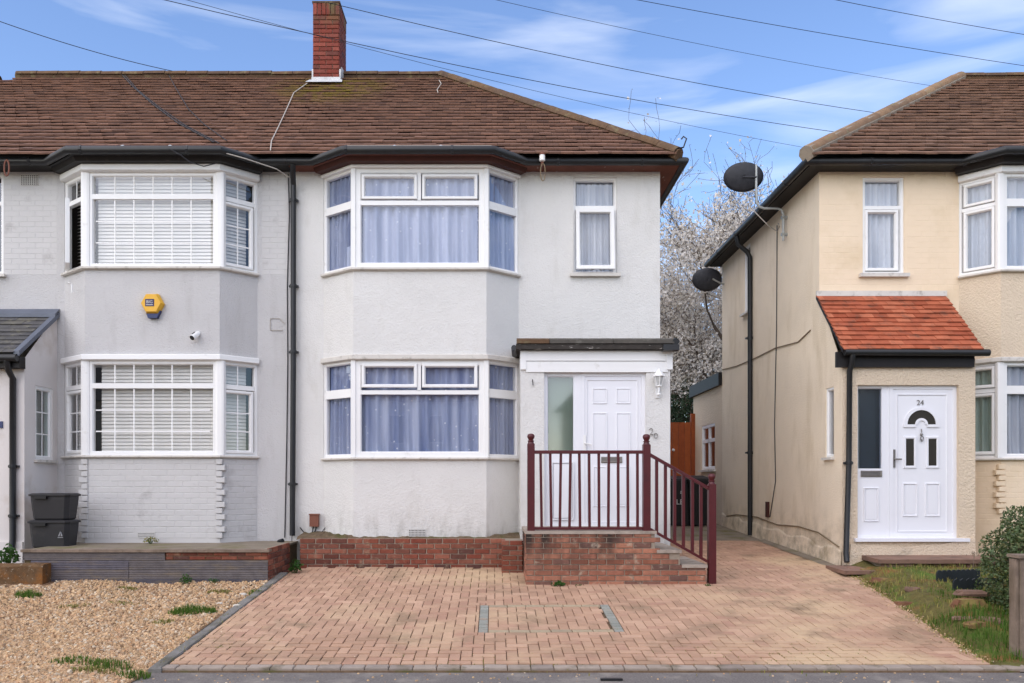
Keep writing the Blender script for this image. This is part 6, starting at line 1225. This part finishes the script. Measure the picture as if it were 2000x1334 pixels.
df = thing('dead_flower', (X(1903, 10.6), 10.6, .45), 'dry dead flower head on a thin stem by the stone step', 'dead flower'); k = MB(); leaves(k, [(X(1903, 10.6) + rnd.gauss(0, .03), 10.6 + rnd.gauss(0, .03), Z(1083, 10.6) + rnd.gauss(0, .018)) for _ in range(50)], .03, rnd); add('flower_head', k, mat('dry_petals', '#a99683', .9), df, fix=False, kind='stuff'); k = MB(); k.tube([(X(1900, 10.6), 10.6, .4), (X(1901, 10.6), 10.6, .55), (X(1903, 10.6), 10.6, Z(1085, 10.6))], .004, 4); add('stem', k, M['timber'], df)
# hedge
def bushpts(c, rad, n, rnd, shell=.35, tz=0):
    res = []
    while len(res) < n:
        d = Vector((rnd.gauss(0, 1), rnd.gauss(0, 1), rnd.gauss(0, 1))).normalized(); r = 1 - shell * rnd.random() ** 1.6
        r *= 1 + .07 * math.sin(d.x * 7 + d.z * 5) + .06 * math.sin(d.y * 9 - d.z * 6); p = Vector((c[0] + rad[0] * r * d.x, c[1] + rad[1] * r * d.y, c[2] + rad[2] * r * (abs(d.z) ** .8 * (1 if d.z > 0 else -1)))); 
        if p.z > zg(p.y) + .05: res.append(p)
    return res
hd = thing('hedge', (6.02, 8.35, .2), 'rounded evergreen hedge at the right edge of the photo', 'hedge'); rnd = random.Random(31)
hcx = 5.95; k = MB(); leaves(k, bushpts((hcx, 8.1, .6), (.74, 1.0, .86), 26000, rnd, .3), .042, rnd, .5); add('foliage', k, M['hedge'], hd, fix=False)
k = MB(); k.lathe((hcx, 8.1, .1), [(.3, 0), (.5, .2), (.56, .5), (.52, .85), (.36, 1.1), (.1, 1.2)], 16); add('dark_core', k, M['hedge_core'], hd)  # solid dark body added inside the leaves to block light
for i in range(4): k = MB(); a = i * 1.6; k.tube([(hcx + .15 * math.cos(a), 8.35 + .15 * math.sin(a), .1), (hcx + .3 * math.cos(a), 8.35 + .3 * math.sin(a), .7)], .03, 6); add('stem', k, M['bark'], hd)
fpst = thing('fence_post', (X(1995, 7.05), 7.05, .1), 'weathered split wooden fence post at the right edge', 'post')
for i, (a, c, t, e) in enumerate(((1988, 1993, 1093, .02), (1994, 2003, 1091, 0), (2004, 2030, 1089, .01))): k = MB(); k.box(X(a, 7.05), X(c, 7.05), 7.05 + e, 7.17, .0, Z(t, 7.05)); add('post_stave', k, M['timber'], fpst)
k = MB(); k.box(X(1986, 7.05), X(2024, 7.05), 7.02, 7.19, Z(1090, 7.05), Z(1084, 7.05)); add('post_cap', k, M['timber'], fpst)
# blossoming tree behind the gate
def tree(base, height, label, seed, rad, spread, blossom, first, maxd, lean=(0, 0), nb=3, name='blossom_tree', cat='tree', fit=None):
    rnd = random.Random(seed); t = thing(name, base, label, cat, 'trees behind the houses'); wood = MB(); tw = MB(); tips = []
    trunk = MB()
    def grow(p, d, l, r, dep):
        n = 4 if dep < 3 else 3; pts = [p]; rs = [r]; q = p.copy(); dd = d.copy()
        for i in range(n):
            dd = (dd + Vector((rnd.gauss(0, .17), rnd.gauss(0, .17), rnd.gauss(.07, .14)))).normalized(); q = q + dd * (l / n); pts.append(q.copy()); rs.append(max(.0055, r * (1 - .5 * (i + 1) / n)))
        (trunk if dep == 0 else wood if dep < 3 else tw).tube(pts, rs, 7 if dep < 2 else (5 if dep < 3 else 3), cap=False)
        if dep >= maxd - 2: tips.extend(pts[1:])
        if dep >= maxd: return
        kids = nb + (1 if dep < 2 else 0) + (rnd.random() < .5)
        for i in range(kids):
            f = .35 + .65 * (i + .5) / kids; idx = min(n, max(1, int(f * n + .5))); a = rnd.uniform(0, 6.28); o = dd.orthogonal().normalized(); o.rotate(Matrix.Rotation(a, 3, dd)); nd = (dd * rnd.uniform(.55, 1) + o * rnd.uniform(.5, 1.0) * spread + Vector((0, 0, .12))).normalized()
            grow(pts[idx], nd, l * rnd.uniform(.6, .82), rs[idx] * rnd.uniform(.55, .72), dep + 1)
    grow(Vector(base), Vector((lean[0], lean[1], 1)).normalized(), first, rad, 0)
    xs = sorted(p.x for p in tips); mid = (xs[len(xs) // 20] + xs[-len(xs) // 20]) / 2; zm = sorted(p.z for p in tips)[-len(tips) // 400]; kz = (fit[1] - base[2]) / (zm - base[2]); kx = fit[2] / (xs[-len(xs) // 20] - xs[len(xs) // 20])
    for m_ in (trunk, wood, tw): m_.v = [(fit[0] + (v[0] - mid) * kx, v[1], base[2] + (v[2] - base[2]) * kz) for v in m_.v]
    tips = [Vector((fit[0] + (v[0] - mid) * kx, v[1], base[2] + (v[2] - base[2]) * kz)) for v in tips]
    add('trunk', trunk, M['bark'], t, fix=False); cr = add('crown', wood, M['bark'], t, fix=False); add('twigs', tw, M['bark'], cr, kind='stuff', fix=False)
    k = MB(); k2 = MB(); pts = []
    for p in tips:
        for _ in range(5): 
            q = p + Vector((rnd.gauss(0, .09), rnd.gauss(0, .09), rnd.gauss(0, .09)))
            if rnd.random() < blossom(q): pts.append(q)
    rnd.shuffle(pts); pts = pts[:70000]; leaves(k, pts, .085, rnd, .8, 0); add('blossom', k, M['blossom'], cr, kind='stuff', fix=False)
    p2 = [p + Vector((rnd.gauss(0, .05), rnd.gauss(0, .05), rnd.gauss(0, .05))) for p in rnd.sample(tips, min(len(tips), 9000))]; leaves(k2, p2, .05, rnd, .5, 0); add('buds', k2, M['bud'], cr, kind='stuff', fix=False)
def bl(p): px = CX + p.x / p.y * F; py = CY - (p.z - CH) / p.y * F; return .9 * max(.06, min(1, (py - 330) / 170))
tree((X(1440, 24), 24, .7), 12, 'tall bare tree with white blossom behind the gap between the houses', 17, .24, .95, bl, 4.2, 6, (.05, 0), 3, fit=(X(1405, 24), Z(335, 24), 5.0))
tree((X(1330, 27), 27, .7), 10, 'second blossoming tree further back, left of the tall one', 12, .15, 1.1, lambda p: .8, 2.6, 5, (.1, 0), 4, fit=(X(1350, 27), Z(480, 27), 5.0))
for (px, Y, r, top, lab, sd_) in ((1325, 22.5, 1.3, 770, 'dark evergreen bush over the orange gate, left', 3), (1375, 23.5, 1.4, 745, 'dark evergreen bush behind the flat-roofed extension', 4)):
    rnd = random.Random(sd_); t = thing('evergreen_bush', (X(px, Y), Y, .7), lab, 'bush', 'evergreens behind the gate'); zt4 = Z(top, Y); k = MB(); c = (X(px, Y), Y, (zt4 + .7) / 2); leaves(k, bushpts(c, (r, 1.0, (zt4 - .7) / 2), 6500, rnd, .6), .11, rnd, .5); add('foliage', k, M['ever'], t, fix=False)
    for i in range(5): k = MB(); a = i * 1.25; k.tube([(c[0], Y, .65), (c[0] + .3 * math.cos(a), Y + .3 * math.sin(a), 1.8), (c[0] + .8 * math.cos(a), Y + .6 * math.sin(a), zt4 - .4)], [.05, .035, .012], 5); add('stem', k, M['bark'], t)
k = MB(); p = Vector((X(1195, 6.5), 6.55, .0)); k.box(p.x - .09, p.x + .09, 6.5, 6.54, -.008, .006); tag(add('litter_scrap', k, M['black']), 'thin black scrap lying on the road', 'litter')

# ================================================================== HOUSES ACROSS THE STREET (they show in the window panes)
def opposite_house(x0, x1, wm, rm, label):
    Y0, Y1, zt = -13.0, -20.0, 5.4; t = thing('facing_house', ((x0 + x1) / 2, Y0, 0), label, 'house', 'houses across the street'); pl = Pl((0, Y0, 0), (-1, 0, 0), (0, 1, 0))
    k = MB(); k.box(x0, x1, Y1, Y0, -.05, zt); add('wall', k, wm, t)
    o = .35; ym = (Y0 + Y1) / 2; k = MB(); k.add([(x0 - o, Y0 + o, zt), (x1 + o, Y0 + o, zt), (x1 + o, Y1 - o, zt), (x0 - o, Y1 - o, zt), (x0 + 3, ym, zt + 2.9), (x1 - 3, ym, zt + 2.9)], [(0, 1, 5, 4), (1, 2, 5), (2, 3, 4, 5), (3, 0, 4), (3, 2, 1, 0)]); add('roof', k, rm, t)
    m = (x0 + x1) / 2
    for cxw, ww in ((x0 + 1.9, 2.2), (x1 - 1.9, 2.2), (m - .9, .8), (m + .9, .8)):
        for z0, z1 in ((3.5, 4.8), (.9, 2.2)):
            if ww < 1 and z0 < 2:
                k = MB(); k.box(cxw - .45, cxw + .45, Y0 - .02, Y0 + .04, 0, 2.05); add('door', k, M['upvc2'], t); continue
            k = MB(); k.ring(pl, (-cxw - ww / 2, -cxw + ww / 2, z0, z1), [(0, -.02), (0, .05), (.07, .05), (.07, -.02)]); f = add('window', k, M['upvc'], t); k = MB(); k.obox(pl, -cxw - ww / 2 + .06, -cxw + ww / 2 - .06, z0 + .06, z1 - .06, .002, .02); add('pane', k, M['pane_tone'], f)
    k = MB(); k.box(m - .4, m + .4, ym - .3, ym + .3, zt + 2.2, zt + 4.0); add('chimney', k, M['chim'], t)
opposite_house(-21.8, -10.5, M['cream_porch'], M['slate'], 'cream house across the street reflected in the left windows')
opposite_house(-9.2, 2.1, M['white'], M['tile24'], 'white house across the street reflected in the middle windows')
opposite_house(3.6, 14.9, M['cream_porch'], M['tile'], 'cream brown-roofed house across the street reflected right of the middle')
opposite_house(16.6, 27.9, M['brick'], M['slate'], 'red brick house across the street reflected in the right windows')
